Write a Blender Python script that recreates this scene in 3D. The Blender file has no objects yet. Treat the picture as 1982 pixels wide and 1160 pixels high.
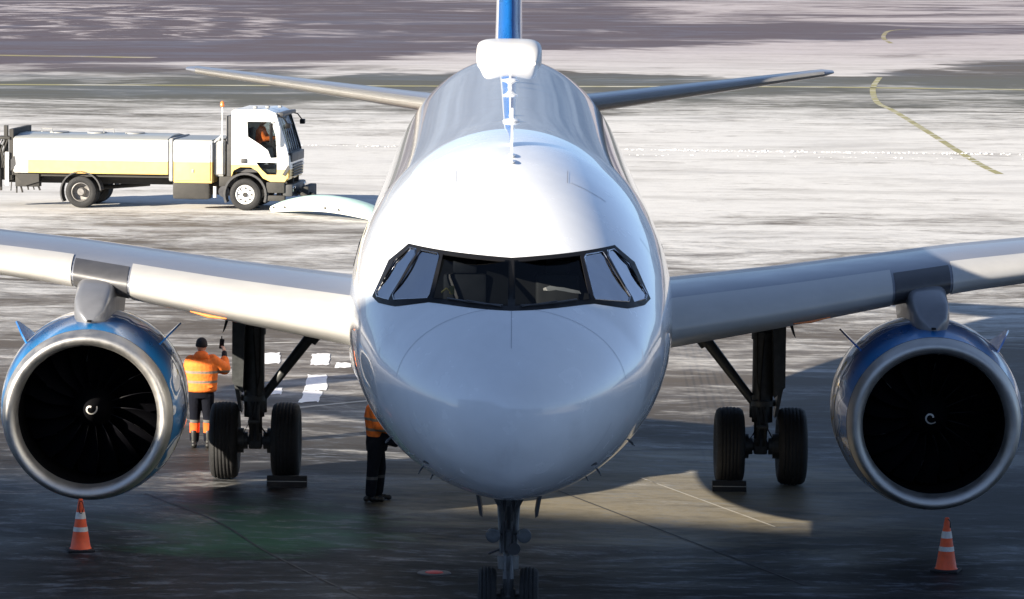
import bpy, bmesh, math, random
import numpy as np
from mathutils import Vector, Matrix
from mathutils.geometry import delaunay_2d_cdt
random.seed(7)
PI = math.pi
S = bpy.context.scene
COL = S.collection

# ---------------------------------------------------------------- camera
CAM = (-0.1353, -44.1415, 8.773)
YAW, PIT, ROL, FPX = -0.0606, 0.0973, 0.0029, 7994.2
cd = bpy.data.cameras.new('camera'); cam = bpy.data.objects.new('camera', cd); COL.objects.link(cam)
c_, s_ = math.cos(YAW), math.sin(YAW)
X1 = Vector((c_, -s_, 0)); Y1 = Vector((s_, c_, 0)); ZZ = Vector((0, 0, 1))
Y2 = math.cos(PIT)*Y1 - math.sin(PIT)*ZZ; Z2 = math.sin(PIT)*Y1 + math.cos(PIT)*ZZ
RR = math.cos(ROL)*X1 + math.sin(ROL)*Z2; UU = -math.sin(ROL)*X1 + math.cos(ROL)*Z2
M = Matrix((RR, UU, -Y2)).transposed().to_4x4(); M.translation = Vector(CAM)
cam.matrix_world = M
cd.sensor_width = 36; cd.lens = FPX/1982*36; cd.shift_x = (991-483.56)/1982; cd.shift_y = 0.0
cd.clip_start = 1; cd.clip_end = 6000
S.camera = cam

# ---------------------------------------------------------------- light
SUN_EL = 17.0; SUN_AZ = 233.1
w = bpy.data.worlds.new('World'); S.world = w; w.use_nodes = True
wn = w.node_tree.nodes
sky = wn.new('ShaderNodeTexSky'); sky.sky_type = 'NISHITA'; sky.sun_disc = False
sky.sun_elevation = math.radians(SUN_EL); sky.sun_rotation = math.radians(SUN_AZ)
sky.altitude = 0; sky.air_density = 1.0; sky.dust_density = 0.0; sky.ozone_density = 4.0
hs = wn.new('ShaderNodeHueSaturation'); hs.inputs['Saturation'].default_value = .55; w.node_tree.links.new(sky.outputs[0], hs.inputs['Color'])
tn = wn.new('ShaderNodeMix'); tn.data_type = 'RGBA'; tn.blend_type = 'MULTIPLY'; tn.inputs[0].default_value = 1.0; w.node_tree.links.new(hs.outputs[0], tn.inputs[6]); tn.inputs[7].default_value = (.76, .92, 1.16, 1)
w.node_tree.links.new(tn.outputs[2], wn['Background'].inputs[0]); wn['Background'].inputs[1].default_value = 0.056
sl = bpy.data.lights.new('sun', 'SUN'); sl.energy = 5.0; sl.angle = math.radians(0.5); sl.color = (1, .90, .75)
so = bpy.data.objects.new('sun', sl); COL.objects.link(so)
a_, e_ = math.radians(SUN_AZ), math.radians(SUN_EL)
SD = Vector((math.sin(a_)*math.cos(e_), math.cos(a_)*math.cos(e_), math.sin(e_)))
so.rotation_euler = SD.to_track_quat('Z', 'Y').to_euler(); so.location = (-60, -60, 60)
S.view_settings.view_transform = 'Standard'; S.view_settings.look = 'None'
S.view_settings.exposure = 1.48; S.view_settings.gamma = 1.0
S.view_settings.use_curve_mapping = False

# ---------------------------------------------------------------- node helpers
class NT:
    def __init__(s, m): s.t = m.node_tree; s.n = s.t.nodes; s.l = s.t.links
    def new(s, kind, **kw):
        n = s.n.new(kind)
        for k, v in kw.items(): setattr(n, k, v)
        return n
    def put(s, sock, v):
        if isinstance(v, bpy.types.NodeSocket): s.l.new(v, sock)
        else:
            if isinstance(v, (tuple, list)) and len(v) == 3 and sock.type == 'RGBA': v = (*v, 1)
            sock.default_value = v
    def m(s, op, a, b=0.0, c=0.0, clamp=False):
        n = s.new('ShaderNodeMath', operation=op); n.use_clamp = clamp
        s.put(n.inputs[0], a); s.put(n.inputs[1], b); s.put(n.inputs[2], c); return n.outputs[0]
    def ss(s, x, a, b):      # smoothstep; a>b allowed
        n = s.new('ShaderNodeMapRange', interpolation_type='SMOOTHSTEP')
        lo, hi, t0, t1 = (a, b, 0.0, 1.0) if a < b else (b, a, 1.0, 0.0)
        s.put(n.inputs[0], x); n.inputs[1].default_value = lo; n.inputs[2].default_value = hi
        n.inputs[3].default_value = t0; n.inputs[4].default_value = t1; return n.outputs[0]
    def mr(s, x, a, b, c, d):
        n = s.new('ShaderNodeMapRange'); s.put(n.inputs[0], x)
        for i, v in enumerate((a, b, c, d)): n.inputs[i+1].default_value = v
        return n.outputs[0]
    def mix(s, f, a, b):
        n = s.new('ShaderNodeMix', data_type='RGBA'); s.put(n.inputs[0], f); s.put(n.inputs[6], a); s.put(n.inputs[7], b); return n.outputs[2]
    def coords(s):
        n = s.new('ShaderNodeTexCoord'); return n.outputs['Object']
    def pos(s):
        return s.new('ShaderNodeNewGeometry').outputs['Position']
    def xyz(s, v):
        n = s.new('ShaderNodeSeparateXYZ'); s.put(n.inputs[0], v); return n.outputs
    def vec(s, x, y, z):
        n = s.new('ShaderNodeCombineXYZ'); s.put(n.inputs[0], x); s.put(n.inputs[1], y); s.put(n.inputs[2], z); return n.outputs[0]
    def noise(s, v, sc=(1, 1, 1), detail=4, rough=.55, dist=0.0, scale=1.0):
        mp = s.new('ShaderNodeMapping'); s.put(mp.inputs[0], v); mp.inputs[3].default_value = sc
        n = s.new('ShaderNodeTexNoise'); s.l.new(mp.outputs[0], n.inputs['Vector'])
        n.inputs['Scale'].default_value = scale; n.inputs['Detail'].default_value = detail
        n.inputs['Roughness'].default_value = rough; n.inputs['Distortion'].default_value = dist
        return n.outputs[0]
    def bump(s, h, strength=.3, dist=.01):
        n = s.new('ShaderNodeBump'); s.put(n.inputs['Height'], h); n.inputs['Strength'].default_value = strength
        n.inputs['Distance'].default_value = dist; return n.outputs[0]

def mat(name, col, rough=.5, metal=0.0, coat=0.0, var=.12, nscale=6.0, bump=0.0, bscale=30., coat_rough=.04, spec=None, build=None, emit=None):
    m = bpy.data.materials.new(name); m.use_nodes = True
    t = NT(m); b = t.n['Principled BSDF']
    co = t.coords()
    n = t.noise(co, (1, 1, 1), 4, .6, scale=nscale)
    f = t.mr(n, .3, .7, 1-var, 1+var)
    if build: base = build(t, co)
    else: base = (*col, 1)
    mm = t.new('ShaderNodeVectorMath', operation='SCALE'); t.put(mm.inputs[0], base if not isinstance(base, tuple) else base[:3]); t.put(mm.inputs[3], f)
    t.l.new(mm.outputs[0], b.inputs['Base Color'])
    t.put(b.inputs['Roughness'], t.mr(n, .3, .7, rough*.85, min(1, rough*1.15)))
    b.inputs['Metallic'].default_value = metal; b.inputs['Coat Weight'].default_value = coat; b.inputs['Coat Roughness'].default_value = coat_rough
    if spec is not None: b.inputs['Specular IOR Level'].default_value = spec
    if bump:
        h = t.noise(co, (1, 1, 1), 3, .5, scale=bscale)
        nb = t.bump(h, bump, .02); t.l.new(nb, b.inputs['Normal'])
        if coat: t.l.new(nb, b.inputs['Coat Normal'])
    if emit: b.inputs['Emission Color'].default_value = (*emit[0], 1); b.inputs['Emission Strength'].default_value = emit[1]
    return m

# ---------------------------------------------------------------- materials
def fus_col(t, co):
    x, y, z = t.xyz(co)
    # slim red cheat line low on the flank, aft of the nose; dirt streaks
    zz = t.m('MULTIPLY', t.ss(z, 3.95, 3.98), t.ss(z, 4.62, 4.59))
    y = t.m('ADD', y, 5.07)
    yy = t.ss(y, 19.0, 19.2)
    red = t.m('MULTIPLY', zz, yy)
    base = t.mix(red, (.80, .81, .82), (.62, .05, .06))
    d = t.noise(co, (3, .5, 1.5), 5, .6)
    dirt = t.m('MULTIPLY', t.ss(d, .55, .85), .25)
    return t.mix(dirt, base, (.5, .48, .45))
def nacelle_col(t, co):
    x, y, z = t.xyz(co)
    wv = t.noise(co, (1.1, .6, 1.1), 2, .4, .6, scale=1.3)
    edge = t.m('ADD', y, t.mr(wv, .3, .7, -.75, .75))
    low = t.m('ADD', edge, t.m('MULTIPLY', z, -.25))
    white = t.ss(low, 1.12, 1.16)
    line = t.m('MULTIPLY', t.ss(low, .93, .95), t.ss(low, 1.02, 1.0))
    blue = t.mix(t.ss(t.m('ADD', y, t.m('MULTIPLY', z, .2)), .5, .95), (.006, .14, .36), (.006, .055, .17))
    c = t.mix(white, blue, (.78, .78, .8)); c = t.mix(line, c, (.75, .76, .78))
    g = t.m('MULTIPLY', t.ss(low, 1.55, 1.57), t.ss(low, 1.66, 1.64))
    return t.mix(g, c, (.6, .45, .08))
M_ = {}
M_['fus'] = mat('white_gloss_paint', 0, .25, 0, 1.0, .03, 2.5, .012, 1.3, .02, build=fus_col)
M_['white'] = mat('white_paint', (.8, .8, .8), .35, 0, .6, .05)
M_['fin'] = mat('fin_paint', (.7, .7, .72), .3, 0, .8, .04)
M_['domew'] = mat('dome_paint', (.60, .59, .57), .45, 0, .2, .05)
M_['blue'] = mat('blue_paint', (.012, .16, .5), .3, 0, .9, .06)
M_['nac'] = mat('nacelle_paint', 0, .3, 0, .6, .05, 3, .02, 2.0, build=nacelle_col)
M_['lip'] = mat('bare_metal_lip', (.53, .515, .49), .52, 1.0, 0, .10, 5, .03, 40)
M_['wing'] = mat('grey_wing_paint', (.17, .18, .21), .35, 0, .3, .08, 1.5)
M_['slat'] = mat('slat_paint', (.44, .43, .41), .38, 0, .25, .05, 3)
M_['dgrey'] = mat('dark_grey_metal', (.06, .06, .065), .45, .1, 0, .15, 4)
M_['pylon'] = mat('pylon_grey', (.16, .165, .18), .35, .2, .3, .08, 4)
M_['seam'] = mat('seam_sealant', (.30, .32, .36), .6)
M_['black'] = mat('black_trim', (.008, .008, .009), .5, 0, 0, .1, spec=.15)
M_['duct'] = mat('inlet_duct', (.004, .004, .005), .9, spec=.1) if 0 else mat('inlet_duct', (.003, .003, .004), .9, spec=.08) if 1 else mat('x', (.004, .004, .005), .9, 0, 0, .1)  # duct barrel is grey; the shade inside is painted in as black
M_['blade'] = mat('fan_blade_black', (.005, .005, .007), .5, .0, 0, .1, spec=.15)
M_['bladeedge'] = mat('titanium_edge', (.30, .29, .28), .35, 1.0)
M_['gear'] = mat('gear_paint', (.045, .048, .05), .5, .1, 0, .3, 9)
M_['nosegear'] = mat('nose_gear_paint', (.13, .135, .14), .45, .1, 0, .3, 9)
M_['chrome'] = mat('chrome_piston', (.5, .5, .52), .15, 1)
M_['rubber'] = mat('tyre_rubber', (.014, .014, .015), .75, 0, 0, .25, 20, .3, 60)
M_['rim'] = mat('wheel_rim', (.25, .25, .25), .45, .3, 0, .2, 12)
M_['inter'] = mat('cockpit_dark', (.012, .012, .013), .8)
M_['paper'] = mat('white_paper', (.62, .6, .57), .7)
M_['red'] = mat('red_paint', (.55, .03, .03), .4)
M_['orange_gloss'] = mat('glossy_orange', (.8, .22, .05), .25, 0, .5)
M_['glasslamp'] = mat('lamp_glass', (.10, .11, .12), .12, .2, .6)
M_['cone'] = mat('cone_orange', (.75, .09, .02), .5, 0, 0, .12, 12)
M_['conew'] = mat('cone_band', (.55, .52, .48), .4, 0, 0, .2, 15)
M_['yellow'] = mat('yellow_paint', (.78, .62, .20), .4, 0, .3, .08, 3)
M_['truckw'] = mat('truck_white', (.80, .80, .78), .35, 0, .5, .05, 2)
M_['truckg'] = mat('truck_grey', (.33, .33, .32), .5, 0, 0, .15, 3)
M_['chassis'] = mat('chassis_grime', (.035, .033, .03), .7, 0, 0, .35, 5)
M_['plastic'] = mat('dark_plastic', (.06, .06, .062), .5, 0, 0, .1)
M_['hub'] = mat('hub_grey', (.22, .21, .2), .5, .2, 0, .2, 10)
M_['mint'] = mat('pale_green_polyurethane', (.42, .58, .52), .45, 0, .1, .12, 2)
M_['cream'] = mat('cream_polyurethane', (.74, .74, .66), .5, 0, .1, .1, 2)
M_['skin'] = mat('skin', (.48, .28, .2), .5)
def hivis(t, co):
    x, y, z = t.xyz(co)
    b1 = t.m('MULTIPLY', t.ss(z, 1.045, 1.05), t.ss(z, 1.09, 1.085)); b2 = t.m('MULTIPLY', t.ss(z, 1.20, 1.205), t.ss(z, 1.245, 1.24))
    f = t.m('MAXIMUM', b1, b2)
    return t.mix(f, (.92, .20, .025), (.22, .19, .15))
M_['hivis'] = mat('orange_hivis_fabric', 0, .8, 0, 0, .16, 14, .5, 18, build=hivis)
M_['hood'] = mat('orange_hood_fabric', (.9, .17, .02), .8, 0, 0, .15, 14, .4, 18)
def trou(t, co):
    x, y, z = t.xyz(co)
    b1 = t.m('MULTIPLY', t.ss(z, .24, .245), t.ss(z, .40, .395)); b2 = t.m('MULTIPLY', t.ss(z, .40, .405), t.ss(z, .45, .445))
    c = t.mix(b1, (.006, .007, .012), (.85, .13, .03)); return t.mix(b2, c, (.12, .12, .11))
M_['trousers'] = mat('navy_trousers_band', 0, .9, 0, 0, .2, 12, .5, 14, build=trou, spec=.1)
def trou2(t, co):
    x, y, z = t.xyz(co)
    b2 = t.m('MULTIPLY', t.ss(z, .33, .335), t.ss(z, .38, .375))
    return t.mix(b2, (.010, .012, .018), (.09, .09, .09))
M_['trousers2'] = mat('navy_trousers', 0, .9, 0, 0, .2, 12, .5, 14, build=trou2, spec=.1)
M_['knit'] = mat('black_knit', (.012, .012, .015), .9, 0, 0, .2, 30, .5, 60)
M_['boot'] = mat('black_leather', (.012, .012, .012), .5)
M_['chock'] = mat('black_rubber_chock', (.015, .015, .016), .7)
M_['conc'] = mat('terminal_cladding', (.42, .42, .41), .7, 0, 0, .1, .5)
M_['wglass'] = mat('terminal_glass', (.05, .07, .09), .08, 0, .5)

def glass_mat(name, tint, refl=1.45):
    m = bpy.data.materials.new(name); m.use_nodes = True; t = NT(m)
    t.n.remove(t.n['Principled BSDF'])
    lw = t.new('ShaderNodeLayerWeight'); lw.inputs[0].default_value = .5
    r0 = ((refl-1)/(refl+1))**2; frs = t.m('ADD', r0, t.m('MULTIPLY', 1-r0, t.m('POWER', lw.outputs['Facing'], 5.0)))
    tr = t.new('ShaderNodeBsdfTransparent'); tr.inputs[0].default_value = (*tint, 1)
    gl = t.new('ShaderNodeBsdfGlossy'); gl.inputs['Roughness'].default_value = .04; t.l.new(t.bump(t.noise(t.coords(), (1, 1, 1), 2, .5, scale=2.2), .25, .05), gl.inputs['Normal']);
    ns = t.noise(t.coords(), (1, 1, 1), 2, .5, scale=3); t.put(gl.inputs['Color'], t.mix(ns, (.85, .9, 1), (1, 1, 1)))
    mx = t.new('ShaderNodeMixShader'); t.l.new(frs, mx.inputs[0]); t.l.new(tr.outputs[0], mx.inputs[1]); t.l.new(gl.outputs[0], mx.inputs[2])
    t.l.new(mx.outputs[0], t.n['Material Output'].inputs['Surface']); return m
M_['glass'] = glass_mat('windshield_glass', (.35, .37, .38), 1.12)
M_['glass2'] = glass_mat('side_glass', (.35, .40, .46), 6.0)
M_['tglass'] = glass_mat('truck_glass', (.72, .76, .76), 1.4)

# ---------------------------------------------------------------- mesh helpers
def link(name, me, material=None, parent=None, loc=None, sharp=35, smooth=True):
    if material is not None:
        ms = material if isinstance(material, list) else [material]
        for mm in ms: me.materials.append(M_[mm] if isinstance(mm, str) else mm)
    if smooth:
        me.polygons.foreach_set('use_smooth', [True]*len(me.polygons))
        me.set_sharp_from_angle(angle=math.radians(sharp))
    o = bpy.data.objects.new(name, me); COL.objects.link(o)
    if parent: o.parent = parent
    if loc: o.location = loc
    return o
def bm_obj(name, bm, material=None, parent=None, loc=None, sharp=35, off=None):
    if off: bmesh.ops.translate(bm, verts=bm.verts, vec=Vector(off))
    bmesh.ops.recalc_face_normals(bm, faces=bm.faces)
    me = bpy.data.meshes.new(name); bm.to_mesh(me); bm.free()
    return link(name, me, material, parent, loc, sharp)
def tag(o, label, cat, group=None):
    o['label'] = label; o['category'] = cat
    if group: o['group'] = group
    return o
def empty(name, loc=(0, 0, 0), rz=0.0, parent=None):
    o = bpy.data.objects.new(name, None); COL.objects.link(o); o.location = loc; o.rotation_euler = (0, 0, rz); o.empty_display_size = .3
    if parent: o.parent = parent
    return o
def struct(o): o['kind'] = 'structure'; return o
def loft(bm, rings, cap=True, closed=True, mi=0):
    vs = [[bm.verts.new(p) for p in r] for r in rings]
    n = len(vs[0])
    for a, b in zip(vs[:-1], vs[1:]):
        for i in range(n if closed else n-1):
            j = (i+1) % n
            try: f = bm.faces.new((a[i], a[j], b[j], b[i])); f.material_index = mi
            except ValueError: pass
    if cap and closed:
        for r in (vs[0], vs[-1]):
            try: f = bm.faces.new(r); f.material_index = mi
            except ValueError: pass
    return vs
def frame_for(d):
    d = Vector(d).normalized(); a = Vector((0, 0, 1)) if abs(d.z) < .9 else Vector((1, 0, 0))
    u = d.cross(a).normalized(); v = d.cross(u).normalized(); return u, v
def tube(bm, pts, r, n=10, mi=0):
    pts = [Vector(p) for p in pts]; rs = r if isinstance(r, (list, tuple)) else [r]*len(pts)
    rings = []
    for i, p in enumerate(pts):
        d = (pts[min(i+1, len(pts)-1)] - pts[max(i-1, 0)])
        u, v = frame_for(d)
        if i and rings:   # keep orientation
            pass
        rings.append([p + rs[i]*(math.cos(2*PI*k/n)*u + math.sin(2*PI*k/n)*v) for k in range(n)])
    loft(bm, rings, mi=mi)
def box(bm, c, s, rot=None, bev=0.0, mi=0):
    r = bmesh.ops.create_cube(bm, size=1.0); vs = r['verts']
    fs = set(f for v in vs for f in v.link_faces)
    bmesh.ops.scale(bm, verts=vs, vec=Vector(s))
    for f in fs: f.material_index = mi
    if bev > 0:
        es = list(set(e for v in vs for e in v.link_edges))
        rb = bmesh.ops.bevel(bm, geom=es, offset=bev, segments=2, affect='EDGES', profile=.6)
        vs = list(set(v for f in rb['faces'] for v in f.verts) | set(v for v in vs if v.is_valid))
        for f in rb['faces']: f.material_index = mi
    if rot: bmesh.ops.rotate(bm, verts=vs, cent=(0, 0, 0), matrix=rot)
    bmesh.ops.translate(bm, verts=vs, vec=Vector(c))
def lathe(bm, prof, n=48, axis='Y', c=(0, 0, 0), mi=0, cap=False):
    rings = []
    for (a, r) in prof:
        ring = []
        for k in range(n):
            x, z = r*math.cos(2*PI*k/n), r*math.sin(2*PI*k/n)
            p = {'Y': (x, a, z), 'X': (a, x, z), 'Z': (x, z, a)}[axis]
            ring.append((p[0]+c[0], p[1]+c[1], p[2]+c[2]))
        rings.append(ring)
    return loft(bm, rings, cap=cap, mi=mi)
def ell(bm, c, r, rot=None, seg=14, rings=9):
    q = bmesh.ops.create_uvsphere(bm, u_segments=seg, v_segments=rings, radius=1.0)
    vs = q['verts']; bmesh.ops.scale(bm, verts=vs, vec=Vector(r))
    if rot: bmesh.ops.rotate(bm, verts=vs, cent=(0, 0, 0), matrix=rot)
    bmesh.ops.translate(bm, verts=vs, vec=Vector(c))
def prism(bm, poly, lo, hi, axis='Y', mi=0):     # poly in the other two axes
    def P(a, b, h): return {'Y': (a, h, b), 'X': (h, a, b), 'Z': (a, b, h)}[axis]
    loft(bm, [[P(a, b, lo) for a, b in poly], [P(a, b, hi) for a, b in poly]], mi=mi)
def plate(outer, holes, step=None, lift=lambda a, b: (a, 0, b)):
    """2D outline with holes -> list of verts, faces, lifted to 3D (constrained Delaunay)."""
    pts = []; edges = []
    def inpoly(p, poly):
        x, y = p; c = False
        for i in range(len(poly)):
            x1, y1 = poly[i]; x2, y2 = poly[i-1]
            if (y1 > y) != (y2 > y) and x < (x2-x1)*(y-y1)/(y2-y1)+x1: c = not c
        return c
    def dens(poly):
        if not step: return list(poly)
        out = []
        for i in range(len(poly)):
            a = Vector(poly[i]); b = Vector(poly[(i+1) % len(poly)]); n = max(1, int((b-a).length/step))
            out += [tuple(a.lerp(b, k/n)) for k in range(n)]
        return out
    for poly in [outer]+holes:
        d = dens(poly); b = len(pts); pts += d
        edges += [(b+i, b+(i+1) % len(d)) for i in range(len(d))]
    if step:
        xs = [p[0] for p in outer]; ys = [p[1] for p in outer]
        x = min(xs)+step/2
        while x < max(xs):
            y = min(ys)+step/2
            while y < max(ys):
                if inpoly((x, y), outer): pts.append((x, y))
                y += step
            x += step
    r = delaunay_2d_cdt([Vector(p) for p in pts], edges, [], 0, 1e-5)
    vs, fs = r[0], r[2]; keep = []
    for f in fs:
        cx = sum(vs[i][0] for i in f)/len(f); cy = sum(vs[i][1] for i in f)/len(f)
        if inpoly((cx, cy), outer) and not any(inpoly((cx, cy), h) for h in holes): keep.append(f)
    return [lift(v[0], v[1]) for v in vs], keep
def plate_obj(name, vf, material, parent=None, thick=0.0, loc=None):
    me = bpy.data.meshes.new(name); me.from_pydata([tuple(v) for v in vf[0]], [], [tuple(f) for f in vf[1]]); 
    bm = bmesh.new(); bm.from_mesh(me)
    bmesh.ops.delete(bm, geom=[v for v in bm.verts if not v.link_faces], context='VERTS')
    bmesh.ops.recalc_face_normals(bm, faces=bm.faces)
    if thick: bmesh.ops.solidify(bm, geom=bm.faces[:], thickness=thick)
    bm.to_mesh(me); bm.free()
    return link(name, me, material, parent, loc, 40)

# ================================================================ GROUND
def build_ground():
    m = bpy.data.materials.new('snowy_apron'); m.use_nodes = True; t = NT(m); b = t.n['Principled BSDF']
    co = t.coords(); x, y, z = t.xyz(co)
    # streaks blown across the apron at four sizes
    wob = t.noise(co, (.02, .035, 1), 3, .5)
    yw = t.m('ADD', y, t.mr(wob, .3, .7, -3.5, 3.5))
    cw = t.vec(x, yw, 0)
    nA = t.noise(cw, (.06, .13, 1), 6, .66, .6)       # big drifts
    nB = t.noise(cw, (.33, .8, 1), 7, .70, .5)        # streaks
    nC = t.noise(cw, (1.5, 2.8, 1), 6, .74)             # fine streaks
    nD = t.noise(co, (1.7, 2.6, 1), 5, .75)            # blotches
    nE = t.noise(cw, (.05, .055, 1), 7, .68, 1.5)       # far scale
    near = t.ss(y, 70, 25); far = t.ss(y, 120, 170)
    s1 = t.m('ADD', t.m('MULTIPLY', nA, .40), t.m('MULTIPLY', nB, .34))
    s1 = t.m('ADD', s1, t.m('MULTIPLY', nC, .16)); s1 = t.m('ADD', s1, t.m('MULTIPLY', nD, .10))
    s2 = t.m('ADD', t.m('MULTIPLY', nE, .5), t.m('MULTIPLY', nA, .35)); s2 = t.m('ADD', s2, t.m('MULTIPLY', nB, .15))
    st = t.m('ADD', t.m('MULTIPLY', s1, t.m('SUBTRACT', 1.0, far)), t.m('MULTIPLY', s2, far))
    # coverage by distance
    rp = t.new('ShaderNodeFloatCurve'); cv = rp.mapping.curves[0]
    # signed lateral drift of the bands: to the right they lie farther off
    yb = t.m('ADD', y, t.m('MULTIPLY', x, t.mr(y, 120, 200, 0.0, -.9)))
    yb = t.m('ADD', yb, t.m('MULTIPLY', t.m('SUBTRACT', t.noise(co, (.05, .035, 1), 5, .6, .6), .5), t.mr(y, 30, 170, 8.0, 46.0)))
    t.put(rp.inputs[1], t.m('DIVIDE', yb, 400.0))
    pts = [(0, .74), (3, .62), (7, .24), (12, .26), (20, .33), (32, .42), (44, .50), (54, .57), (62, .64), (70, .78), (80, .90), (100, .92), (112, .80), (120, .68), (134, .54), (143, .33), (152, .28),  # unseen snow ahead of the nose, added to bounce light onto it
           (158, .50), (163, .90), (180, .92), (192, .60), (200, .33), (230, .30), (260, .26), (300, .35), (330, .45), (400, .5)]
    for i, (a, c) in enumerate(pts):
        if i == 0: cv.points[0].location = (0, c)
        elif i == len(pts)-1: cv.points[-1].location = (1, c)
        else: cv.points.new(a/400, c)
    rp.mapping.update()
    cov = rp.outputs[0]
    nG = t.noise(co, (.012, .02, 1), 4, .6, .5); nH = t.noise(cw, (.10, .30, 1), 6, .7, .4)
    # left side of the frame has less snow in the far white band and between 110 and 140 m
    lf = t.ss(x, -2, -12)
    bandk = t.m('MULTIPLY', t.ss(y, 146, 154), t.ss(y, 214, 200))
    cov = t.m('SUBTRACT', cov, t.m('MULTIPLY', t.m('MULTIPLY', lf, bandk), .42))
    # far right corner turns pale
    cr = t.m('MULTIPLY', t.ss(y, 236, 262), t.ss(x, 6, 16)); cov = t.m('ADD', cov, t.m('MULTIPLY', cr, .42))
    # ploughing swirls far left
    dx = t.m('MULTIPLY', t.m('ADD', x, 36), 1.0); dy = t.m('MULTIPLY', t.m('SUBTRACT', y, 236), .42)
    rr = t.m('SQRT', t.m('ADD', t.m('POWER', t.m('ABSOLUTE', dx), 2.0), t.m('POWER', t.m('ABSOLUTE', dy), 2.0)))
    rr = t.m('ADD', rr, t.mr(nE, .3, .7, -5.0, 5.0))
    rings = t.m('MULTIPLY', t.m('SINE', t.m('MULTIPLY', rr, 1.25)), t.mr(nB, .35, .6, .3, 1.0))
    rmask = t.m('MULTIPLY', t.ss(rr, 27, 19), t.ss(y, 188, 205))
    cov = t.m('ADD', cov, t.m('MULTIPLY', t.m('MULTIPLY', rings, rmask), .55))
    thr = t.m('SUBTRACT', 1.0, cov)                       # noise is centred near .5
    thr = t.mr(thr, 0, 1, .34, .66)
    k = t.m('SUBTRACT', st, thr)
    snow = t.ss(k, -.05, .11)
    snow = t.m('MULTIPLY', snow, t.mr(nC, .3, .58, .68, 1.0))
    snow = t.m('MULTIPLY', snow, t.mr(nH, .36, .52, .70, 1.0))
    # thin frost film that makes asphalt patchy
    film = t.m('MULTIPLY', t.ss(nB, .42, .66), t.mr(y, 5, 45, .22, .42))
    film = t.m('MULTIPLY', film, t.mr(nD, .3, .7, .5, 1.2))
    wet = t.ss(nA, .45, .62)
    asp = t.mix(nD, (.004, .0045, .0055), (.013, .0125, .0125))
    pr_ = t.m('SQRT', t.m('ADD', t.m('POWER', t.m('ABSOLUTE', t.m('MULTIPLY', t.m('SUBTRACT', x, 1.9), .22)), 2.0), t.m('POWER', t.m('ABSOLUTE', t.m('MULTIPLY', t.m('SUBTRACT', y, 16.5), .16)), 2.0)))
    sun_patch = t.ss(t.m('ADD', pr_, t.mr(nB, .3, .7, -.3, .3)), 1.0, .5)
    asp = t.mix(t.m('MULTIPLY', sun_patch, t.mr(nC, .3, .7, .4, 1.0)), asp, (.34, .30, .22))  # paler asphalt painted in to brighten the sunlit patch beside the nose
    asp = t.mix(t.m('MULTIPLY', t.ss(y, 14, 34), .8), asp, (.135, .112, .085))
    asp = t.mix(t.m('MULTIPLY', t.ss(y, 105, 140), t.ss(y, 168, 156)), asp, (.11, .105, .08))
    soil = t.mix(nB, (.080, .060, .062), (.15, .115, .117))
    asp = t.mix(t.ss(yb, 160, 190), asp, soil)
    asp = t.mix(film, asp, (.10, .105, .115))
    # green de-icing fluid stain near the left foreground
    gx = t.m('MULTIPLY', t.m('ADD', x, 3.6), .42); gy = t.m('MULTIPLY', t.m('SUBTRACT', y, 13.0), .34)
    gd = t.m('SQRT', t.m('ADD', t.m('POWER', t.m('ABSOLUTE', gx), 2.0), t.m('POWER', t.m('ABSOLUTE', gy), 2.0)))
    gm = t.m('MULTIPLY', t.ss(t.m('ADD', gd, t.mr(nB, .3, .7, -.45, .45)), 1.0, .35), .7)
    asp = t.mix(gm, asp, (.035, .115, .055))
    dash = t.m('MULTIPLY', t.m('MULTIPLY', t.ss(nC, .50, .64), t.ss(nA, .38, .52)), t.ss(y, 36, 20))
    asp = t.mix(t.m('MULTIPLY', dash, .62), asp, (.13, .145, .17))
    snowc = t.mix(t.ss(y, 130, 210), t.mix(nD, (.66, .645, .61), (.82, .80, .765)), (.50, .45, .455))
    snowc = t.mix(t.m('MULTIPLY', t.ss(nC, .35, .7), .35), snowc, (.42, .41, .39))
    # tyre tracks curving in under the right wing
    tx = t.m('SUBTRACT', x, t.mr(y, 18, 45, 3.30, 3.75))
    trk = t.m('MULTIPLY', t.m('SINE', t.m('MULTIPLY', tx, 46)), t.m('MULTIPLY', t.ss(t.m('ABSOLUTE', t.m('SUBTRACT', tx, .1)), .42, .30), t.m('MULTIPLY', t.ss(y, 18, 24), t.ss(y, 60, 44))))
    asp = t.mix(t.m('MULTIPLY', t.m('MAXIMUM', trk, 0.0), .55), asp, (.05, .045, .04))
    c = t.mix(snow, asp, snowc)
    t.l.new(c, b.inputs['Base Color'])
    t.put(b.inputs['Roughness'], t.m('ADD', t.m('MULTIPLY', snow, .35), t.mr(wet, 0, 1, .60, .42)))
    t.put(b.inputs['Specular IOR Level'], t.mr(snow, 0, 1, .10, .12))
    hgt = t.m('ADD', t.m('MULTIPLY', snow, 1.0), t.m('MULTIPLY', nD, .7))
    t.l.new(t.bump(hgt, .55, .03), b.inputs['Normal'])
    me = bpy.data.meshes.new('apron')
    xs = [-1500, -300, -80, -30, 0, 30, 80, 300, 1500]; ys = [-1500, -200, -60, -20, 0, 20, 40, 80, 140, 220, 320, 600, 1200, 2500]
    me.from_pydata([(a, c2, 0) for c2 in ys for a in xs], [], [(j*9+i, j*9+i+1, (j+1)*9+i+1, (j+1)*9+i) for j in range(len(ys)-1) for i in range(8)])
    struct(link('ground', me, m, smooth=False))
build_ground()

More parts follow.
